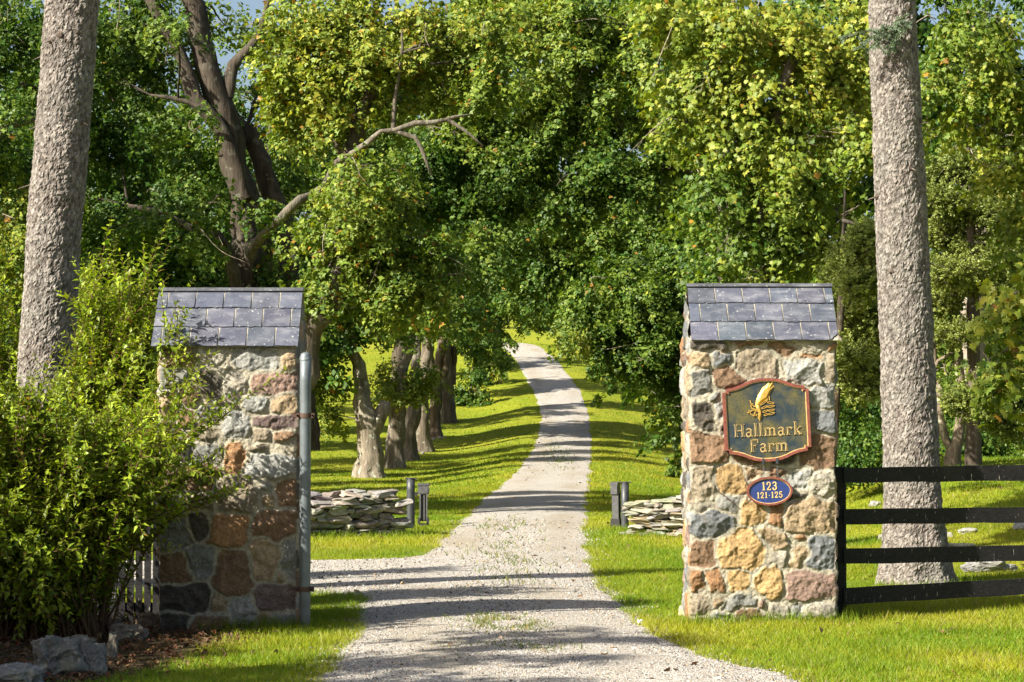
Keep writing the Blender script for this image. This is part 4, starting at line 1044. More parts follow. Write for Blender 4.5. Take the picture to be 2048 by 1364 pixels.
# the many-stemmed maple behind the left pillar
D = 46
A_st = [pxs([(535, 960, 34), (515, 760, 33), (495, 560, 30), (488, 400, 28), (455, 260, 25), (428, 160, 23), (400, 60, 20), (372, -60, 17), (350, -170, 9)], D),
        pxs([(488, 400, 18), (450, 290, 16), (395, 190, 15), (350, 90, 14), (312, 20, 12), (280, -60, 9)], D - .3),
        pxs([(610, 900, 26), (598, 700, 24), (585, 590, 22), (560, 450, 21), (535, 370, 20), (512, 300, 18), (498, 255, 14)], D + .5),
        pxs([(488, 560, 12, 46), (505, 505, 12, 45.6), (530, 468, 10.5, 44.8), (575, 428, 9, 43.6), (600, 404, 8.5, 43.5), (630, 388, 8, 43.9), (676, 325, 7, 43.0), (708, 306, 6.5, 41.8), (745, 280, 6.4, 41.2), (760, 266, 5.6, 41), (788, 262, 5.4, 41), (830, 248, 5, 41), (864, 247, 4.4, 41), (910, 234, 3.4, 41), (945, 228, 1.6, 41)], D) + ((.82, .82, .78),),
        pxs([(790, 262, 5), (830, 275, 4), (852, 320, 3.2), (862, 350, 2)], D - 5) + ((.82, .82, .78),),
        pxs([(896, 240, 4.5), (930, 262, 3.5), (965, 292, 2)], D - 5) + ((.82, .82, .78),),
        pxs([(455, 195, 13), (472, 130, 11), (505, 95, 9), (525, 50, 7), (540, -20, 5)], D),
        pxs([(520, 790, 16), (455, 500, 12), (400, 470, 11), (330, 430, 8), (255, 410, 5)], D - 1),
        pxs([(415, 225, 7), (380, 205, 6), (330, 195, 4), (300, 190, 2)], D - 1),
        pxs([(200, 640, 10), (150, 625, 9), (60, 600, 8)], D - 2)]
A_lobes = lobes_px([(240,60,110,80),(150,150,90,80),(230,290,90,90),(340,300,90,80,.1,50),(280,400,110,70),(400,420,90,60,.1,50),(250,500,110,60),(360,545,90,45),
  (450,575,100,40),(545,560,50,50),(560,330,45,60,.15,50),(420,330,50,50,.1,50),(600,250,50,60,.3,50),(500,470,45,50,.1,51),(290,10,60,40),(210,170,80,60),(330,130,50,40),(130,420,90,70,.3),
  (300,600,90,45,.1),(180,580,80,50,.2),(420,20,45,25,.2,47),(535,55,38,26,.35,47),(395,110,34,36,.15,47),(455,235,45,36,.15,49),(500,120,32,26,.25,49),(450,50,28,34,.2,49),(545,150,22,26,.3,48),(485,185,28,20,.15,49),(395,240,45,18,.15,44),(445,395,30,18,.1,44),(545,430,28,20,.15,44),(350,60,40,22,.2,44),(400,470,50,22,.12,44),(310,430,50,22,.12,44),(540,200,30,28,.2,47),(600,20,40,50,.35,48),(420,640,110,40,.1,50),], D, .06)
base = on_ground(535, D)
tree('maple_tree', 'large dark maple with several stems behind the left pillar', base, A_st, A_lobes, seed=21, flare=.4, depth=1.4, tint=(.40, .37, .34))
# left edge maple
base = on_ground(-150, 42)
tree('maple_tree', 'leafy maple at the left edge behind the leaning spruce trunk', base,
     [rnd_stem(base, 9, .35, .05, 4), pxs([(-150, 420, 18), (-60, 330, 13), (30, 250, 10), (75, 235, 6)], 42), pxs([(-150, 300, 16), (-50, 240, 11), (20, 200, 8)], 42.5)],
     lobes_px([(0,60,110,90),(-30,220,110,100),(60,330,90,80,.1,44),(10,440,100,60,.5),(30,510,90,45,.5),(-80,350,80,80),(80,180,70,60,.1,45),(-40,560,60,40,.3)], 42, .18), seed=22, tint=(.6, .58, .55))
# bright maple leaning over the drive
D = 43.5
base = on_ground(590, D)
B_st = [pxs([(585, 900, 27), (610, 700, 26), (645, 625, 25), (668, 565, 23), (688, 470, 21), (690, 350, 20), (695, 305, 19), (720, 245, 16), (755, 170, 12), (790, 90, 8)], D),
        pxs([(690, 310, 13), (650, 220, 10), (635, 120, 7), (630, 40, 4)], D),
        pxs([(786, 262, 5), (790, 200, 4.5), (800, 140, 4), (806, 95, 2.5), (803, 60, 1.5)], D - .8), pxs([(806, 105, 2.5), (830, 92, 2), (868, 88, 1)], D - .8), pxs([(806, 105, 2), (838, 96, 1.5), (846, 70, .8)], D - .9)]
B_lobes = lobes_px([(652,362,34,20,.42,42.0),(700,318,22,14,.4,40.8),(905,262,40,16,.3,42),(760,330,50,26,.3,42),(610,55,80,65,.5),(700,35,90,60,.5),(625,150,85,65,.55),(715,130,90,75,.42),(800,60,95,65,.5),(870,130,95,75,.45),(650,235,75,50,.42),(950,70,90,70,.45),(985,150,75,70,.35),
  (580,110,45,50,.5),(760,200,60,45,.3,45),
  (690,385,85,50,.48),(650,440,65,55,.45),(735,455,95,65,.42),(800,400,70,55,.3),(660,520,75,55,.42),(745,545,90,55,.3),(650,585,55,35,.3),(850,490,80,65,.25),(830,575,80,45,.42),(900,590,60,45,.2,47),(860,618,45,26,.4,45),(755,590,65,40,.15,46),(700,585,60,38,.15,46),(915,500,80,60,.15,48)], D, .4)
tree('maple_tree', 'bright yellowing maple leaning over the drive right of the left pillar', base, B_st, B_lobes, seed=23, flare=.4, depth=1.55, tint=(.62, .6, .56), orange=.01)

base = on_ground(470, 52)
tree('maple_tree', 'deep green maple crown in shade between the bright leaning maple and the avenue', base, [rnd_stem(base, 10, .3, .12, 12)], lobes_px([(700,295,90,60,.12),(820,320,110,70,.12),(930,310,95,70,.15),(920,410,100,80,.15),(1010,370,85,80,.18),(860,210,80,60,.25),(990,240,80,70,.25)], 52, .2), seed=24, tint=(.5, .47, .44))

# the row of old maples down the left side of the drive
G_ROW = 'old maples in a row along the left of the drive'
def row_tree(px, py, label, stems, lobes, seed, tint=(1, 1, 1), Dl=None, yl=.2, flare=.75):
    b = hit(px, py); D = b[1]
    st = [pxs(s_, D) for s_ in stems]
    st[0][0][0] = b - np.array([0, 0, .25])
    tree('maple_tree', label, b, st, lobes_px(lobes, Dl or D, yl), group=G_ROW, seed=seed, tint=tint, leaf=.105, depth=1.3, K=46, flare=flare * 1.15, seg=30, L=.75, W=.6)
    return D
D1 = row_tree(738, 955, 'nearest old maple trunk in the row, forked and pale with flared roots',
  [[(738, 957, 28), (738, 920, 25), (738, 880, 23), (738, 845, 24), (728, 815, 20), (718, 770, 15), (712, 720, 11.5), (703, 680, 10.5), (705, 640, 9), (715, 560, 6)],
   [(746, 860, 17), (760, 835, 14), (770, 815, 13), (772, 804, 10)],
   [(708, 700, 8), (699, 695, 7), (697, 688, 6)], [(728, 845, 13), (718, 838, 9), (716, 830, 6)]],
  [(650,715,38,45,.4),(648,785,36,42,.45),(638,838,36,20,.45),(600,780,40,50,.4),(650,670,30,25,.3),(760,600,60,35,.1),(790,610,70,35,.15),(700,600,60,35,.15),(640,640,50,40,.2),(770,655,35,14,.1)], 31, (1.25, 1.22, 1.15))
D2 = row_tree(790, 936, 'second maple of the row, pale trunk with a leafy sprout at its head',
  [[(788, 938, 19), (790, 900, 16), (793, 850, 16.5), (797, 800, 17), (800, 770, 13), (812, 720, 9), (822, 660, 8), (828, 600, 5)], [(795, 800, 12), (784, 775, 9), (780, 760, 6)]],
  [(800,765,65,20,.45),(845,752,35,18,.4),(768,785,22,18,.75),(772,755,14,30,.7),(825,610,60,30,.1),(840,580,80,40,.1)], 32, (1.15, 1.12, 1.05))
D3 = row_tree(820, 921, 'third maple of the row, dark twisted trunk close beside the second',
  [[(819, 923, 15), (820, 890, 13), (823, 850, 14.5), (828, 820, 14), (830, 790, 11), (832, 740, 9), (838, 680, 8), (850, 600, 5)], [(826, 840, 9), (834, 822, 8), (836, 808, 6)]],
  [(880,610,80,40,.12),(875,645,40,20,.1),(890,560,90,60,.12)], 33, (.8, .77, .72))
D4 = row_tree(850, 904, 'fourth maple of the row, grey straight trunk',
  [[(848, 906, 16), (846, 870, 12.5), (846, 820, 12), (848, 780, 12), (853, 720, 10), (860, 640, 7), (870, 560, 5)]],
  [(930,590,75,40,.15),(950,530,90,60,.15),(920,645,45,20,.1)], 34, (.85, .8, .74))
D5 = row_tree(873, 875, 'fifth maple of the row, brown rough trunk',
  [[(872, 877, 14), (871, 840, 11.5), (874, 780, 12), (878, 730, 11), (884, 680, 9), (890, 600, 6)], [(876, 790, 8), (888, 740, 8), (892, 690, 6)]],
  [(975,590,70,50,.2),(985,500,90,70,.2),(965,630,45,28,.15)], 35, (.8, .7, .6))
D6 = row_tree(893, 842, 'farthest maple of the row, thin split trunk half in shade',
  [[(892, 844, 11), (892, 800, 9), (893, 750, 8.5), (896, 700, 7), (900, 620, 5)], [(897, 842, 7), (900, 780, 6), (902, 720, 5)], [(905, 770, 7), (906, 740, 7), (906, 690, 5)]],
  [(1030,570,75,55,.25),(1050,510,80,60,.25),(1000,610,40,22,.25),(955,680,40,22,.1)], 36, (.7, .65, .6))
# slim young tree further up with a long arching branch
b = hit(938, 800); D = b[1]
st = [pxs([(938, 800, 4), (944, 765, 3.5), (950, 722, 3), (955, 680, 2.2)], D), pxs([(930, 712, 4), (960, 690, 3.4), (990, 665, 3), (1015, 645, 2), (1030, 630, 1)], D)]
tree('young_tree', 'slim young tree with an arching branch reaching towards the drive', b, st, lobes_px([(960,690,45,25,.3),(1000,660,45,22,.4),(950,740,30,25,.2),(985,715,35,15,.3)], D, .3), seed=41, leaf=.15, depth=.8, flare=.1)

# maples on the right of the drive
D = 58; base = on_ground(1500, D)
tree('maple_tree', 'dark green maple drooping to the grass right of the drive, beside the sign pillar', base, [rnd_stem(base, 9, .34, .0, 6)],
  lobes_px([(1230,600,105,55,.25),(1165,632,55,30,.35),(1195,678,55,20,.35),(1150,680,26,12,.45,56),(1290,680,85,50,.12),(1335,735,45,35,.1),(1370,620,80,60,.15),(1290,715,50,25,.1),(1352,815,22,28,.1),(1260,560,90,45,.15),
   (1370,540,80,55,.12),(1440,600,80,60,.12),(1440,690,70,70,.12),(1240,712,40,16,.15),(1280,728,36,12,.1),(1352,775,24,34,.1),(1300,640,70,40,.1),(1200,640,60,30,.2),(1320,700,60,40,.1),(1400,760,50,60,.1)], D, .2), seed=51, tint=(.5, .47, .44), leaf=.10, depth=1.45, droop=.5)
D = 70; base = on_ground(1530, D)
tree('maple_tree', 'shaded maple arching over the far part of the drive from the right', base, [rnd_stem(base, 11, .36, -.02, 7)],
  lobes_px([(1090,570,80,45,.25),(1180,500,100,70,.15),(1280,460,100,70,.1),(1100,480,85,65,.2),(1360,440,90,80,.1),(1010,480,70,60,.15),(1150,580,50,35,.25),(1040,430,80,60,.15),(1180,410,100,60,.12),(1450,480,80,80,.1),(1062,592,50,24,.2,88),(1012,606,46,20,.2,88),(1120,612,34,16,.2,84),(1060,632,46,12,.22,92),(1100,642,26,9,.25,92)], D, .15), seed=52, tint=(.5, .47, .44), leaf=.115, depth=1.35, L=.8, W=.65)
D = 52; base = on_ground(1500, D)
tree('maple_tree', 'tall maple with a broad green crown over the middle of the drive', base, [rnd_stem(base, 12, .4, -.05, 8)],
  lobes_px([(1050,200,90,75,.35),(1120,110,95,75,.42),(1040,320,85,75,.22),(1160,250,105,80,.25),(1230,150,95,80,.35),(1280,290,105,85,.15),(1200,360,95,60,.2),(1110,40,100,65,.42),(1250,50,105,65,.42),(1000,30,70,45,.4),
   (1330,370,80,60,.12,55),(1330,180,70,70,.3),(1100,400,70,40,.3)], D, .3), seed=53, tint=(.5, .47, .44), leaf=.10, depth=1.4)
D = 33; base = on_ground(1560, D)
tree('maple_tree', 'near yellow-green maple filling the space between the sign pillar and the right spruce', base,
  [rnd_stem(base, 7.5, .24, .02, 9)],
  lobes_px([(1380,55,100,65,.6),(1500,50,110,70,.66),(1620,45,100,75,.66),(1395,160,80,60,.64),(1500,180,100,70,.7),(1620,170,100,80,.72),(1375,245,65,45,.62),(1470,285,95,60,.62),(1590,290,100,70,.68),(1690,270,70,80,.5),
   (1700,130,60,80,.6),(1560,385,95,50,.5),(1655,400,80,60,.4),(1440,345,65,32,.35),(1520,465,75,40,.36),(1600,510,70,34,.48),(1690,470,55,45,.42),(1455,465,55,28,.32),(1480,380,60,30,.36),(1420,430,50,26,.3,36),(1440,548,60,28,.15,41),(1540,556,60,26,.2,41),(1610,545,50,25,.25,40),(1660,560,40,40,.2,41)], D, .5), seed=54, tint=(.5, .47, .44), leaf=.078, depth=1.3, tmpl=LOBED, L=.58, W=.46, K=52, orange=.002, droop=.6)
D = 35; base = on_ground(2120, D)
tree('maple_tree', 'yellowing maple leaning in from the right edge behind the spruce trunk', base,
  [rnd_stem(base, 8, .25, -.04, 10), pxs([(2090, 300, 3.2), (2030, 230, 2.6), (1960, 130, 2.0), (1945, 30, 1.2)], 35.5) + ((.4, .35, .3),)],
  lobes_px([(1900,50,70,60,.3),(2000,100,80,75,.38),(1905,160,60,60,.34),(2010,220,70,60,.42),(1920,245,60,40,.5),(2050,320,60,70,.45),(1980,300,60,30,.5),(2040,440,45,50,.45)], D, .4), seed=55, leaf=.082, depth=1.15, tmpl=LOBED, L=.62, W=.5, K=50, orange=.003, droop=.55)
D = 30; base = on_ground(2230, D)
tree('maple_sapling', 'young maple with yellow-orange leaves reaching in low at the right edge', base,
  [rnd_stem(base, 4.2, .07, -.02, 11), pxs([(2190, 640, 5), (2110, 655, 4), (2030, 690, 2.5), (1975, 720, 1.5)], D), pxs([(2190, 560, 4), (2100, 560, 3), (2020, 590, 2)], D)],
  lobes_px([(2010,705,38,24,.42),(1972,740,16,14,.5),(2045,670,28,26,.45),(2040,745,24,24,.5),(2035,600,26,36,.55),(1990,605,26,20,.6),(2045,540,24,40,.5),(2000,760,14,12,.4)], D, .45), seed=56, leaf=.11, depth=1.15, tmpl=LOBED, L=.45, W=.4, K=16, orange=.015, flare=.1, droop=.6, twigs=.34 and 1)

# ------------------------------------------------------------------ conifers and undergrowth on the right bank
def conifer(label, base, top_px, D, rows, seed, trunk_r, stems=None, tint=(.085, .13, .036)):
    root = empty('hemlock_tree', base, label, 'tree', 'shaggy hemlocks on the right bank')
    mb = MB(); topz = P(top_px[0], top_px[1], D)
    tube(mb, [base - np.array([0, 0, .2]), (base + topz) / 2 + np.array([.05, 0, 0]), topz], [trunk_r, trunk_r * .7, .02], 12, .3, (.55, .5, .46), .02)
    r = np.random.default_rng(seed); mbc = MB(); lob = []; tint = np.array(tint) * (1.7 if seed == 61 else 1.2)  # pillar-side hemlock's needle colour brightened to stand in for sunlight
    for (px, py, rx, ry, yl) in rows:
        c = P(px, py, D + r.uniform(-.6, .6)); k = D / FPX
        lob.append((c, np.array([rx * k, rx * k * .9, ry * k]), yl))
        t = np.clip((c[2] + .3 - base[2]) / (topz[2] - base[2]), 0, 1); a = base + (topz - base) * t
        tube(mb, [a, (a + c) / 2 + np.array([0, 0, .08]), c], [.03, .022, .008], 6, .25)
        for q in range(9):      # bare grey twigs below the green
            d = norm(np.array([r.normal(), r.normal() * .6 - .4, r.normal() * .3 - .25])); e = c + d * np.array([rx * k, rx * k, ry * k]) * 1.15
            m = (c + e) / 2 + r.normal(0, .06, 3)
            tube(mb, [c, m, e], [.009, .006, .002], 4, .2, (1.5, 1.5, 1.4))
            for z in range(3):
                s_ = c + (e - c) * r.uniform(.4, .95); tube(mb, [s_, s_ + r.normal(0, .10, 3) + np.array([0, 0, -.04])], [.004, .0015], 4, .2, (1.5, 1.5, 1.4))
    mb.build('trunk', M['maple_bark'], root, base, True)
    for (c, R, yl) in lob:
        n = int(R[0] * R[2] * 1500) + 160
        d = norm(r.normal(size=(n, 3))); pos = c + d * R * (r.random((n, 1)) ** .45)
        o = norm(d / R); K = 34
        ax = norm(o * np.array([1, 1, .3]) + .35 * r.normal(size=(n, 3)) + np.array([0, 0, .05])); up = norm(np.array([0, 0, 1.0]) + .35 * r.normal(size=(n, 3)))
        bb = norm(np.cross(up, ax))
        t = r.random((n, K)); s_ = np.sign(r.normal(size=(n, K)))
        Ls = r.uniform(.16, .32, n)
        q = pos[:, None] + ax[:, None] * (t * Ls[:, None])[..., None] + bb[:, None] * (s_ * (1 - t) * .05 * 1.0)[..., None] + r.normal(0, .014, (n, K, 3))
        q = q.reshape(-1, 3); rep = lambda a_: np.repeat(a_, K, axis=0)
        T = rep(ax) * .8 + rep(bb) * s_.reshape(-1, 1) * .9 + .4 * r.normal(size=q.shape)
        y = np.clip(yl + .25 * (t.reshape(-1, 1) - .5) + r.normal(0, .1, (len(q), 1)), 0, 1)
        col = np.array(tint) * (1 - y) + np.array([.28, .30, .065]) * y
        add_leaves(mbc, q, T, r.normal(size=q.shape) + np.array([0, 0, 1.2]), r.uniform(.035, .065, len(q)), col * r.uniform(.8, 1.2, (len(q), 1)), NEEDLE * np.array([1, 1.9, 1]))
    mbc.build('crown', M['needle'], root, base)
    return root
D = 30.5
b = on_ground(1645, D)
conifer('shaggy yellow-green hemlock between the sign pillar and the right spruce trunk', b, (1690, 380), D,
  [(1712,520,40,26,.5),(1730,570,45,28,.5),(1705,610,45,28,.6),(1735,640,40,24,.5),(1715,675,42,24,.6),(1695,715,36,20,.55),(1738,730,40,20,.6),(1725,770,36,14,.6),(1740,480,30,24,.4),(1690,560,20,22,.4)], 61, .08)
D = 43.0
b = on_ground(1945, D)
conifer('tall shaggy hemlock with bare grey twigs right of the big spruce trunk', b, (1935, 240), D,
  [(1930,330,50,30,.35),(1990,360,45,28,.35),(1890,400,45,28,.4),(1950,420,60,30,.4),(2010,430,50,30,.35),(1880,470,45,26,.45),(1950,500,60,30,.4),(2020,510,45,28,.35),(1900,545,50,26,.5),(1970,570,45,22,.4),
   (1880,610,40,20,.5),(1915,665,55,18,.5),(1870,350,30,24,.3),(2040,380,30,40,.3)], 62, .16)
D = 39.0
b = on_ground(2060, D)
conifer('low green hemlock at the right edge above the fence', b, (2055, 640), D, [(2000,770,45,20,.4),(2040,800,45,24,.35),(1960,815,40,16,.4),(1925,800,26,12,.4),(2030,850,45,24,.2)], 63, .06)
# forked small tree
D = 44.0
b = on_ground(1905, D); b = hit(1905, 932); D = b[1]
st = [pxs([(1905, 934, 15), (1905, 905, 14), (1913, 880, 12), (1922, 850, 11.5), (1926, 790, 10.5), (1918, 730, 9.5), (1910, 660, 9), (1908, 560, 7), (1905, 480, 4)], D),
      pxs([(1905, 905, 10), (1890, 875, 9.5), (1880, 835, 8.5), (1875, 780, 8), (1868, 740, 7.5), (1866, 690, 6), (1862, 600, 3)], D),
      pxs([(1866, 745, 4), (1876, 722, 3.5), (1905, 705, 3)], D - .1)]
tree('forked_tree', 'small grey tree forking low just behind the top rail of the fence', b, st, lobes_px([(1900,735,24,14,.4),(1925,770,22,12,.4),(1915,790,20,9,.4)], D - .4, .4), seed=64, leaf=.07, depth=.9, flare=.35, tint=(1.35, 1.25, 1.1), L=.35, W=.3, K=24, tmpl=KITE)
D = 50
b = on_ground(1945, D)
st = [pxs([(1945, 900, 28), (1940, 800, 25), (1940, 740, 26), (1945, 690, 27), (1950, 640, 25), (1950, 560, 18), (1960, 400, 12)], D)]
tree('dead_tree', 'old weathered trunk with a dark hollow behind the hemlock twigs', b, st, [], seed=65, tint=(1.5, 1.45, 1.4), flare=.2)
def bush(label, px, D, lobes, seed, leaf=.07, yl=.05, name='bush', group='bushes in the shade of the trees', n_st=9, depth=1.5, mat_='leaf'):
    b = on_ground(px, D) if D < 60 else hit(px, D); D = b[1]; r = random.Random(seed); st = []
    lb = lobes_px(lobes, D, yl)
    for k in range(n_st):
        c, R, _ = r.choice(lb); e = c + np.array([r.uniform(-.8, .8) * R[0], r.uniform(-.8, .8) * R[1], r.uniform(-.2, .8) * R[2]])
        st.append(([b + np.array([r.uniform(-.15, .15), r.uniform(-.15, .15), -.05]), (b + e) / 2 + np.array([0, 0, .25]), e], [.022, .015, .005]))
    root = empty(name, b, label, 'bush', group); mb = MB()
    for q in st: tube(mb, q[0], q[1], 5, .2, (.09, .065, .045))
    mb.build('stems', M['wood'], root, b)
    mb = MB(); crown(mb, lb, leaf, depth, .5, .45, 34, KITE, seed, .3); mb.build('foliage', M['leaf'], root, b)
bush('dark green bush under the hemlock beside the sign pillar', 1720, 44, [(1725,860,60,70,.05),(1700,895,45,40,.05),(1755,895,50,40,.08),(1690,800,40,60,.05),(1750,800,40,50,.05),(1700,925,40,24,.05,41),(1755,922,40,26,.08,41),(1735,880,45,40,.06,41.5),(1690,880,30,40,.06,41.5)], 71)
bush('sprawling bush with a few orange leaves right of the forked tree', 1990, 49, [(1970,840,60,60,.15),(2030,830,60,70,.12),(1960,890,55,30,.1),(2030,895,55,30,.15),(1870,860,40,60,.1),(1850,900,40,30,.1),(1900,800,60,70,.05),(1930,890,50,30,.1),(1950,850,50,50,.12,46),(1985,790,45,50,.1,46.5),(2010,890,50,30,.14,46),(1960,905,40,20,.12,46),(1925,820,24,50,.1,47)], 72, .08, .15)
bush('low dark bush at the foot of the farthest row maples', 935, 812, [(925,775,28,30,.08),(955,770,32,32,.1),(912,800,20,20,.1)], 73, .14, .1)
bush('pale scrubby bush beside the drive near the crest', 1000, 768, [(1000,735,28,14,.35),(985,715,30,18,.2),(975,750,25,20,.15)], 74, .16, .3)
b = hit(1106, 655); D = b[1]
tree('young_tree', 'small round tree on the bright grass at the crest of the drive', b, [pxs([(1106, 658, 2.5), (1106, 635, 2.2), (1106, 600, 1.5)], D)], lobes_px([(1106,612,20,24,.1),(1090,600,16,18,.15),(1124,605,16,20,.1)], D, .1), seed=75, leaf=.2, depth=1.5, flare=.1)

# woodland trees behind everything
GB = 'woodland trees closing the view behind the drive'
woods = [(-330,104,-100,190,.12),(-560,98,-120,200,.1),(2260,60,-100,170,.12),(2520,56,-80,190,.12),(2800,60,-60,200,.12),(-40,80,-120,190,.1),(170,92,-60,170,.12),(330,78,120,120,.1),(470,104,205,90,.15),(590,96,120,110,.2),(640,76,300,100,.12),(720,118,20,110,.2),(800,96,60,100,.15),(860,134,-20,110,.2),(960,112,-60,120,.2),(1010,235,300,110,.2),(1060,150,-80,120,.2),
         (1180,100,-100,130,.18),(1300,88,-120,140,.12),(1430,76,-120,150,.1),(1560,66,-100,130,.1),(1690,60,-60,130,.1),(1800,64,-100,140,.1),(1920,58,-80,120,.1),(2050,62,-100,140,.12),(1180,170,400,110,.2),(1260,92,420,90,.12),(1400,74,400,110,.08),(1960,54,420,100,.08),(1780,52,520,80,.08),(60,62,320,120,.1),(270,64,380,110,.1),(450,70,420,100,.1),(930,170,480,80,.2)]
for i, (px, D, py, hw, yl) in enumerate(woods):
    b = on_ground(px, D); dx = 0.0
    if 1100 < px < 1370: dx = (1470 - px) / FPX * D
    if px == 960: dx = (897 - px) / FPX * D
    if 560 < px < 760: dx = (470 - px) / FPX * D
    if 1000 < px < 1100: dx = (1190 - px) / FPX * D
    top = P(px, py, D)[2]; Ht = top - b[2]; R = hw * D / FPX
    r = np.random.default_rng(200 + i); lb = []
    nl = 14
    for k in range(nl):
        t = (k + .5) / nl; a = k * 2.4 + i; w_ = math.sin(math.pi * (0.12 + 0.80 * t)) ** .7
        c = b + np.array([math.cos(a) * R * w_ * .72, math.sin(a) * R * w_ * .5, Ht * ((.34 if dx or px in (800, 930) else .30 if px == 1010 else .14) + (.62 if dx or px in (800, 930, 1010) else .80) * t)])
        lb.append((c, np.array([R * .5, R * .5, max(Ht * .10, R * .32)]) * r.uniform(.8, 1.15), yl + r.uniform(-.06, .1)))
    tb = np.array([b[0] + dx, D, float(height(b[0] + dx, D))])
    tree('woodland_tree', 'woodland tree in the green wall of foliage behind the avenue', tb, [rnd_stem(tb, Ht * .8, .25 + Ht * .008, 0, i)], lb, group=GB, leaf=.0024 * D, depth=.95, K=36, L=.012 * D, W=.010 * D, tmpl=KITE, seed=300 + i, seg=8, tint=(.6, .56, .52))

# tree standing left of the camera: its crown shades the foreground
base = on_ground(0, 1); base = np.array([-10.4, 12.2, float(height(-10.4, 12.2))])
r = np.random.default_rng(8); lb = []
for c in ((-6.6, 15.0, 5.4), (-8.3, 13.4, 6.0), (-7.6, 12.4, 5.2), (-9, 12, 7.5), (-8.2, 11.2, 6.5), (-10.5, 11, 8), (-6.9, 14.3, 7.0), (-9.5, 13.2, 8.4), (-6.2, 13.5, 4.6), (-11, 12.5, 6.5), (-7.2, 10.6, 5.4), (-9.6, 14.2, 5.2)):
    lb.append((np.array(c), np.array([.85, .85, .42]) * r.uniform(.75, 1.15), .2))
tree('maple_tree', 'open-crowned maple left of the view whose shadow falls across the gravel at the gate', base, [rnd_stem(base, 8, .22, .02, 3)], lb, seed=81, leaf=.12, depth=.5, tmpl=TRI)

hb = np.array([-6.9, 17.6, float(height(-6.9, 17.6))]); root = empty('bush', hb, 'tall bush just left of the view shading the boulders and shrub foot', 'bush')
mb = MB(); crown(mb, [(hb + np.array(c) + np.array([0, 0, .5]), np.array(R), .2) for c, R in (((.9, -2.6, 1.6), (1, 1, 1.1)), ((0, 0, 1.5), (1.1, 1.3, 1.3)), ((.7, -.9, 1.3), (.9, .9, 1.2)), ((-.6, .9, 1.6), (1, 1, 1.2)), ((.6, .9, 1.7), (.8, .8, 1.1)), ((1.0, .2, 1.0), (.8, .9, 1.0)), ((0, -2.2, 1.5), (1.1, 1.0, 1.3)), ((.2, -3.4, 1.4), (1.0, .9, 1.3)), ((-.8, -2.9, 2.0), (1, 1, 1.2)))], .08, 1.6, .5, .45, 34, KITE, 5, .3); mb.build('foliage', M['leaf'], root, hb)
mb = MB()
for k in range(8): tube(mb, [hb + np.array([random.uniform(-.2, .2), random.uniform(-.2, .2), -.05]), hb + np.array([random.uniform(-.7, .9), random.uniform(-.9, .9), 1.6])], [.03, .012], 6, .3, (.09, .065, .045))
mb.build('stems', M['wood'], root, hb)

# ------------------------------------------------------------------ arching green shrubs at the left
SHG = 'arching shrubs on the left of the gate'
def shrub(label, base, tips, seed, leaf=.092, n_side=12, yl=.5, bare=.05):
    r = np.random.default_rng(seed); base = np.asarray(base)
    root = empty('shrub', base, label, 'shrub', SHG)
    ms, ml = MB(), MB()
    Cs, Ts, Ns, Ss, Cc = [], [], [], [], []
    def leafy(c, t0, sc):
        vary = r.uniform(.55, 1.3)
        Ls = np.linalg.norm(np.diff(c, axis=0), axis=1); cum = np.concatenate([[0], np.cumsum(Ls)]); tot = cum[-1]
        n = max(3, int((tot * (1 - t0)) / .044))
        dist = np.linspace(tot * t0, tot * .99, n)
        pos = np.stack([np.interp(dist, cum, c[:, k]) for k in range(3)], -1)
        tg = norm(np.gradient(pos, axis=0) if n > 1 else np.array([[0, 0, 1.0]]))
        side0 = norm(np.cross(tg, np.array([0, 0, 1.0]) + r.normal(0, .3, 3)))
        for sg in (-1, 1):
            alt = (np.arange(n) % 2 == 0)[:, None]
            sd = np.where(alt, side0, norm(np.cross(tg, side0))) * sg
            T = norm(sd * .85 + tg * .75 + r.normal(0, .22, (n, 3)) + np.array([0, 0, -.12]))
            S_ = leaf * sc * r.uniform(.65, 1.2, n) * np.interp(np.linspace(0, 1, n), [0, .6, 1], [1, 1, .6])
            Nn = norm(np.array([0, 0, 1.0]) + tg * .5 + r.normal(0, .35, (n, 3)))
            Cs.append(pos + T * S_[:, None] * .52); Ts.append(T); Ns.append(Nn); Ss.append(S_)
            y = np.clip(yl + r.normal(0, .18, n) + .15 * np.linspace(-1, 1, n), 0, 1)[:, None]
            c_ = np.array([.080, .165, .012]) * (1 - y) + np.array([.330, .390, .030]) * y
            o = r.random(n) < .012; c_ = c_ * vary * r.uniform(.75, 1.3, (n, 1)); c_[o] = np.array([.26, .17, .03])
            Cc.append(c_)
    for (tip, up) in tips:
        tip = np.asarray(tip); b0 = base + np.array([r.uniform(-.55, .55), r.uniform(-.35, .35), 0]); b0[2] = float(height(b0[0], b0[1])) - .03
        mid = b0 * .45 + tip * .55 + np.array([0, 0, up])
        c, rr = tube(ms, [b0, mid, tip], [.012, .007, .002], 5, .08, (.075, .045, .025))
        leafy(c, bare + .15, 1.0)
        n = len(c)
        for q in range(n_side):
            k = int(n * r.uniform(.30, .96)); d = norm(c[min(k + 1, n - 1)] - c[max(k - 1, 0)])
            e = c[k] + (d * .7 + norm(r.normal(size=3)) * .75 + np.array([0, 0, .1])) * r.uniform(.16, .55)
            c2, _ = tube(ms, [c[k], (c[k] + e) / 2 + np.array([0, 0, .02]), e], [.005, .004, .0012], 4, .06, (.12, .07, .035))
            leafy(c2, .1, .92)
    ms.build('stems', M['wood'], root, base)
    add_leaves(ml, np.concatenate(Cs), np.concatenate(Ts), np.concatenate(Ns), np.concatenate(Ss), np.concatenate(Cc), LANCE[0], LANCE[1])
    ml.build('foliage', M['shrub'], root, base)
    return root
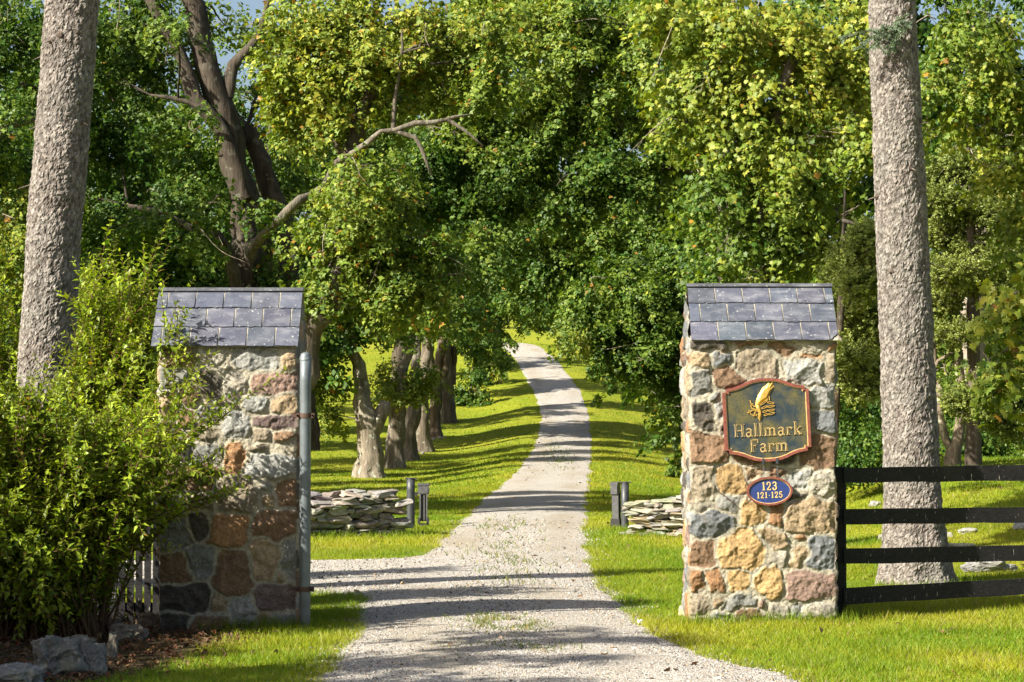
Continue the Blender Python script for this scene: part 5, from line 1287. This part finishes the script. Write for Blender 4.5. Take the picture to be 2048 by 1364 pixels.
def tips_in(poly_rows, D, n, seed, dD=.6, up=(.05, .45)):
    """tips spread over an outline given as rows (py, px0, px1)"""
    r = np.random.default_rng(seed); rows = np.array(poly_rows, float); o = []
    for _ in range(n):
        py = r.uniform(rows[0, 0], rows[-1, 0]); x0 = np.interp(py, rows[:, 0], rows[:, 1]); x1 = np.interp(py, rows[:, 0], rows[:, 2])
        px = r.uniform(x0, x1); o.append((P(px, py, D + r.uniform(-dD, dD)), r.uniform(*up)))
    return o
bD = 20.2
shrub('wide green shrub spilling over the foot of the left pillar and the picket fence', (P(90, 1200, bD)[0], bD, float(height(P(90, 1200, bD)[0], bD))),
      tips_in([(790, -40, 150), (840, -60, 330), (900, -60, 390), (990, -60, 390), (1020, -60, 310), (1060, -60, 200), (1130, -60, 120), (1170, -40, 90)], bD, 170, 5, .75, (.1, .6)) +
      tips_in([(1060, -60, 150), (1130, -60, 120), (1210, -60, 110), (1235, -60, 90)], bD - .35, 36, 15, .35, (.25, .6)) +
      [(P(x, y, 20.5), .3) for x, y in ((470, 815), (440, 800), (425, 830), (455, 900), (440, 930), (410, 760), (380, 800), (452, 985), (430, 1000))], 101)
bD = 22.7
shrub('tall arching shrub between the leaning spruce trunk and the left pillar', (P(110, 1150, bD)[0], bD, float(height(P(110, 1150, bD)[0], bD))),
      tips_in([(560, 195, 300), (620, 165, 335), (700, 160, 345), (780, 160, 345), (850, 160, 330)], bD, 120, 6, .45, (.1, .5)) +
      [(P(x, y, 22.4), .35) for x, y in ((305, 530), (205, 515), (190, 540), (250, 545), (330, 560), (280, 560), (230, 560), (170, 560))] +
      [(P(x, y, 20.8), .2) for x, y in ((355, 598), (362, 612), (345, 640), (378, 668), (372, 700), (390, 760), (415, 720))], 102)
bD = 25.2
shrub('leafy shrub at the left edge beside the leaning spruce trunk', (P(-10, 1150, bD)[0], bD, float(height(P(-10, 1150, bD)[0], bD))),
      tips_in([(545, -80, 45), (620, -80, 70), (720, -80, 80), (800, -80, 120), (900, -80, 150)], bD, 70, 7, .5), 103)
shrub('leafy shrub growing behind the leaning spruce trunk', (P(95, 1150, 26.0)[0], 26.0, float(height(P(95, 1150, 26)[0], 26.0))),
      tips_in([(520, 165, 225), (600, 165, 260), (700, 150, 280), (800, 150, 280)], 26, 50, 8, .5), 104)

# ------------------------------------------------------------------ boulders
def boulder(name, label, px, py, wpx, hpx, seed, group=None, depth=.8, col=(.13, .13, .122), sub=5, D=None, sink=.35, rot=0.0):
    b = hit(px, py) if D is None else on_ground(px, D); k = b[1] / FPX
    iv, f_ = ICO[sub]; r = np.random.default_rng(seed)
    v = np.sign(iv) * np.abs(iv) ** .8
    off = r.uniform(0, 90, 3)
    v = v * (1 + .32 * fbm(iv * 1.1 + off, 2, seed)[:, None]) + iv * (-.22 * np.abs(fbm(iv * 2.3 + off, 3, seed + 1))[:, None] + .05 * fbm(iv * 9 + off, 4, seed)[:, None])
    v = v * np.array([wpx / 2 * k, wpx / 2 * k * depth, hpx * k / 1.6])
    v = v @ rotz(rot).T + np.array([0, 0, hpx * k / 1.6 * (1 - sink * 1.4)])
    mb = MB(); mb.add(v, f_, col); o = mb.build(name, M['rock'], smooth=sub == 4); o.location = b
    return tag(o, label, 'rock', group)
RB = 'boulders under the shrub'; RL_ = 'rocks showing in the lawn'
boulder('boulder', 'large grey boulder at the lower left corner under the shrub', 125, 1352, 130, 85, 1, RB, rot=.3)
boulder('boulder', 'grey boulder leaning against the large one at the lower left', 185, 1350, 62, 70, 2, RB)
boulder('boulder', 'pale grey boulder cut by the bottom left corner', 30, 1375, 120, 50, 3, RB, col=(.17, .17, .165))
boulder('boulder', 'mossy dark boulder behind the large one at the lower left', 155, 1302, 70, 34, 4, RB, col=(.13, .12, .09))
boulder('boulder', 'dark flat stone lying below the pickets beside the left pillar', 255, 1282, 80, 34, 5, RB, col=(.14, .12, .10))
boulder('boulder', 'round brown stone wedged between the pickets and the left pillar', 296, 1256, 44, 34, 6, RB, col=(.16, .12, .09))
boulder('boulder', 'small dark stone under the lowest shrub leaves', 215, 1262, 50, 26, 7, RB, col=(.12, .10, .08))
boulder('boulder', 'upright narrow stone standing among the leaf litter left of the left pillar', 225, 1318, 24, 50, 8, RB, col=(.12, .11, .09))
boulder('rock', 'long flat grey rock in the lawn below the third fence rail', 1972, 1146, 110, 28, 11, RL_, col=(.19, .185, .175), depth=.5)
boulder('rock', 'small pale rock in the lawn left of the right spruce trunk', 1752, 1014, 26, 13, 12, RL_, col=(.24, .23, .215), sub=3)
boulder('rock', 'pale low rock touching the left side of the right spruce trunk', 1768, 1082, 30, 14, 13, RL_, col=(.24, .225, .20), sub=3)
boulder('rock', 'flat white rock in the lawn right of the right spruce trunk', 1938, 1068, 44, 11, 14, RL_, col=(.28, .27, .25), sub=3)
boulder('rock', 'pale rock at the right side of the spruce between second and third rails', 1893, 1078, 26, 12, 15, RL_, col=(.25, .24, .22), sub=3)
boulder('rock', 'long low rock just above the third fence rail', 1920, 1096, 80, 12, 16, RL_, col=(.24, .23, .21), sub=3, depth=.4)
boulder('rock', 'pale rock at the right edge of the lawn', 2045, 1058, 40, 16, 17, RL_, col=(.25, .25, .24), sub=3)
boulder('rock', 'tan stone on the grass at the left foot of the sign pillar', 1367, 1232, 24, 20, 18, None, col=(.40, .33, .20), sub=4)
boulder('rock', 'small tan stone on the grass in front of the sign pillar', 1572, 1240, 14, 7, 19, None, col=(.42, .34, .22), sub=3)
boulder('rock', 'white stone at the right edge of the gravel', 1281, 1247, 16, 8, 20, None, col=(.55, .56, .54), sub=3)
RT = 'field stones lying at the feet of the row maples'
for q, (px, py, w_) in enumerate(((880, 878, 10), (888, 876, 8), (868, 880, 9), (845, 908, 9), (862, 903, 7), (808, 925, 8))):
    boulder('field_stone', 'small pale field stone at the foot of the row maples', px, py, w_, w_ * .6, 30 + q, RT, col=(.25, .24, .22), sub=2)

# ------------------------------------------------------------------ grass, loose gravel and fallen leaves
def scatter(n, y0, y1, r, p=1.0):
    y = (y0 ** (2 - p) + (y1 ** (2 - p) - y0 ** (2 - p)) * r.random(n)) ** (1 / (2 - p))
    x = (r.random(n) * 2 - 1) * (y * .245 + 1.6)
    return x, y
r = np.random.default_rng(77)
mb = MB()
def grass(n, y0, y1, hgt, wid, p=1.0):
    x, y = scatter(n, y0, y1, r, p)
    L, R = road_L(y), road_R(y)
    edge = np.maximum(L - x, x - R)
    k = edge > -0.05 + r.normal(0, .03, n)
    dm = dirtmask(x, y); k &= r.random(n) > dm * 1.05
    for (cx_, cy_, W, Dp) in ((2.362, 22.0, 1.385, .85), (-2.605, 21.5, 1.325, .85)):
        k &= ~((np.abs(x - cx_) < W / 2) & (np.abs(y - cy_) < Dp / 2))
    x, y, edge = x[k], y[k], edge[k]; n = len(x)
    z = height(x, y)
    pt = fbm(p3(x * 0.8, y * 0.5), 3, 5); tall = 1 + .5 * np.clip(fbm(p3(x * 2, y * 2), 2, 9), -1, 1)
    hh = hgt * r.uniform(.5, 1.35, n) * tall; ww = wid * r.uniform(.7, 1.3, n)
    a = r.random(n) * 2 * math.pi; lean = hh * r.uniform(.25, 1.1, n); b = r.random(n) * 2 * math.pi
    base = np.stack([x, y, z - .004], -1)
    s_ = np.stack([np.cos(a), np.sin(a), 0 * a], -1) * ww[:, None] / 2
    tip = base + np.stack([np.cos(b) * lean, np.sin(b) * lean, hh], -1)
    v = np.stack([base - s_, base + s_, tip], 1).reshape(-1, 3)
    dry = np.clip(.34 + .62 * pt + r.normal(0, .24, n) + .35 * np.exp(-np.clip(edge, 0, None) / .35), 0, 1)[:, None]
    c = np.array([.120, .210, .009]) * (1 - dry) + np.array([.300, .310, .020]) * dry
    straw = r.random(n) < .04 + .10 * np.clip(pt, 0, 1); c = c * r.uniform(.8, 1.25, (n, 1)); c[straw] = np.array([.30, .24, .10])
    mb.add(v, np.arange(3 * n).reshape(-1, 3), np.repeat(c, 3, axis=0))
grass(540000, 15.8, 34, .055, .0085, .6)
grass(340000, 33, 62, .055, .014, .7)
grass(330000, 60, 165, .06, .030, .9)
# longer tufts left by the mower round posts, pillars and trunks
tb_ = [(2.36 + a, 21.52, .18) for a in np.linspace(-.65, .65, 6)] + [(-2.61 + a, 20.98, .16) for a in np.linspace(.1, .65, 4)] + [(float(P(1682, 1200, 22.1)[0]), 22.05, .12), (float(P(1832, 1171, 26)[0]) - .3, 25.7, .2), (float(P(1832, 1171, 26)[0]) + .3, 25.7, .2), (float(P(1832, 1171, 26)[0]), 25.55, .2), (float(P(821, 1060, 39)[0]), 38.9, .15), (float(P(1250, 1060, 39)[0]), 38.9, .15), (float(P(847, 1060, 38)[0]), 38.6, .15)]
tb_ += [(float(on_ground(p_, 35.95 + (p_ - 556) / 257 * 1.3)[0]), 35.95 + (p_ - 556) / 257 * 1.3, .2) for p_ in range(600, 815, 20)] + [(float(on_ground(p_, 36.7)[0]), 36.7, .2) for p_ in range(1285, 1400, 20)]
for (tx_, ty_, tr_) in tb_:
    n = 150; x = tx_ + r.normal(0, tr_, n); y = ty_ + r.normal(0, .07, n); z = height(x, y); hh = r.uniform(.05, .15, n); a = r.random(n) * 6.28; b = r.random(n) * 6.28; lean = hh * r.uniform(.1, .6, n)
    base = np.stack([x, y, z - .004], -1); s_ = np.stack([np.cos(a), np.sin(a), 0 * a], -1) * .005; tip = base + np.stack([np.cos(b) * lean, np.sin(b) * lean, hh], -1)
    mb.add(np.stack([base - s_, base + s_, tip], 1).reshape(-1, 3), np.arange(3 * n).reshape(-1, 3), np.repeat(np.array([.14, .21, .012]) * r.uniform(.7, 1.3, (n, 1)), 3, axis=0))
# tufts growing in the middle of the gravel
for (px, py, sx_, sy_, n) in ((1000, 1245, .34, .55, 900), (975, 1258, .2, .35, 400), (1045, 1262, .14, .25, 260), (1010, 1300, .35, .35, 260), (1060, 1305, .2, .2, 200), (1010, 1115, .35, 2.0, 700), (1000, 1060, .35, 2.2, 500), (1115, 913, .30, 6, 800), (1010, 1160, .3, 1.5, 300)):
    d = P(px, py, 1.0) - CAM; c = hit(px, py)
    x = c[0] + r.normal(0, sx_, n); y = c[1] + r.normal(0, sy_, n); k = (x > road_L(y, False) + .3) & (x < road_R(y) - .3) & (fbm(p3(x * 4, y * 2), 2, 3) > -.05)
    x, y = x[k], y[k]; n = len(x); z = road_z(x, y); sc = c[1] / 20
    hh = .04 * r.uniform(.4, 1.3, n) * min(sc, 2.2); a = r.random(n) * 6.28; b = r.random(n) * 6.28; lean = hh * r.uniform(.4, 1.3, n)
    base = np.stack([x, y, z - .004], -1); s_ = np.stack([np.cos(a), np.sin(a), 0 * a], -1) * .005 * min(sc, 3)
    tip = base + np.stack([np.cos(b) * lean, np.sin(b) * lean, hh], -1)
    col = np.where(r.random((n, 1)) < .7, np.array([.10, .15, .012]), np.array([.24, .21, .05])) * r.uniform(.8, 1.2, (n, 1))
    mb.add(np.stack([base - s_, base + s_, tip], 1).reshape(-1, 3), np.arange(3 * n).reshape(-1, 3), np.repeat(col, 3, axis=0))
tag(mb.build('grass', M['grass']), kind='stuff')

mb = MB()
iv, f_ = ICO[1]
OCT = np.array([[1, 0, 0], [-1, 0, 0], [0, 1, 0], [0, -1, 0], [0, 0, 1], [0, 0, -1]], float); OF = np.array([[0, 2, 4], [2, 1, 4], [1, 3, 4], [3, 0, 4], [2, 0, 5], [1, 2, 5], [3, 1, 5], [0, 3, 5]])
def pebbles(n, y0, y1, size, spread=False):
    x, y = scatter(n, y0, y1, r, .8)
    L, R = road_L(y), road_R(y); e = np.minimum(x - L, R - x)
    cen = (np.interp(y, LG, LV) + np.interp(y, RG, RV)) / 2
    loose = 1 - .8 * np.exp(-((np.abs(x - cen) - .72) / .30) ** 2)
    k = (e > -.10 * np.abs(r.normal(size=n)) * 1.6) & (r.random(n) < loose)
    x, y, e = x[k], y[k], e[k]; n = len(x); z = np.where(e > 0, road_z(x, y), height(x, y) + .01)
    s_ = size * np.exp(r.normal(0, .42, n))
    Rm = rand_rot(n, r)
    v = OCT[None] * (1 + r.uniform(-.35, .35, (n, 6, 1))) * np.array([1, .8, .6]) * s_[:, None, None]
    v = np.einsum('nij,nkj->nki', Rm, v) + np.stack([x, y, z + s_ * .25], -1)[:, None]
    g = r.choice([.09, .15, .23, .31, .40, .50], n, p=[.14, .18, .22, .22, .16, .08])[:, None] * np.array([1, .95, .86]) * r.uniform(.85, 1.15, (n, 1))
    t = r.random(n) < .14; g[t] = np.array([.34, .25, .17]) * r.uniform(.7, 1.2, (t.sum(), 1))
    mb.add(v.reshape(-1, 3), (np.arange(n)[:, None, None] * 6 + OF[None]).reshape(-1, 3), np.repeat(g, 6, axis=0))
pebbles(190000, 15.8, 26, .0052); pebbles(90000, 25, 42, .0075); pebbles(3000, 16, 40, .011)
tag(mb.build('loose_gravel', M['pebble']), kind='stuff')

mb = MB()
def litter(n, y0, y1, size, cond=None):
    x, y = scatter(n, y0, y1, r, 1.0)
    if cond is not None: k = cond(x, y); x, y = x[k], y[k]; n = len(x)
    on = (x > road_L(y)) & (x < road_R(y)); z = np.where(on, road_z(x, y) + .008, height(x, y) + r.uniform(.012, .05, n))
    T = r.normal(size=(n, 3)) * np.array([1, 1, .25]); N = np.array([0, 0, 1.0]) + .5 * r.normal(size=(n, 3))
    col = np.array([[.10, .058, .03], [.08, .045, .025], [.15, .095, .04], [.055, .036, .022], [.12, .045, .022]])[r.integers(0, 5, n)] * r.uniform(.7, 1.3, (n, 1))
    add_leaves(mb, np.stack([x, y, z], -1), T, N, size * r.uniform(.6, 1.3, n), col, TRI * np.array([1, 1, 2.0]))
litter(450, 15.8, 60, .07)
litter(60000, 15.8, 28, .05, lambda x, y: r.random(len(x)) < dirtmask(x, y) * .55)
litter(1600, 60, 120, .09, lambda x, y: (r.random(len(x)) < np.where(np.abs(x - road_L(y, False) + .2) < 1.0, 1.0, .25)))
tag(mb.build('fallen_leaves', M['litter']), kind='stuff')
mb = MB()
for (px, py) in ((1808, 1221), (1838, 1215), (455, 1267), (470, 1265), (525, 1268), (555, 1256), (1925, 1226), (606, 1248), (408, 1262)):
    c = hit(px, py); n = 9; a = np.linspace(0, 2 * math.pi, n, endpoint=False)
    T = np.stack([np.cos(a), np.sin(a), .15 + 0 * a], -1)
    add_leaves(mb, np.array(c) + np.array([0, 0, .055]) + T * .008, T, np.tile([0, 0, 1.0], (n, 1)), np.full(n, .02), np.tile([.72, .46, .02], (n, 1)), KITE)
    tube(mb, [np.array(c), np.array(c) + np.array([0, 0, .055])], [.0015, .0015], 4, .03, (.08, .13, .02))
tag(mb.build('dandelions', M['litter']), kind='stuff')
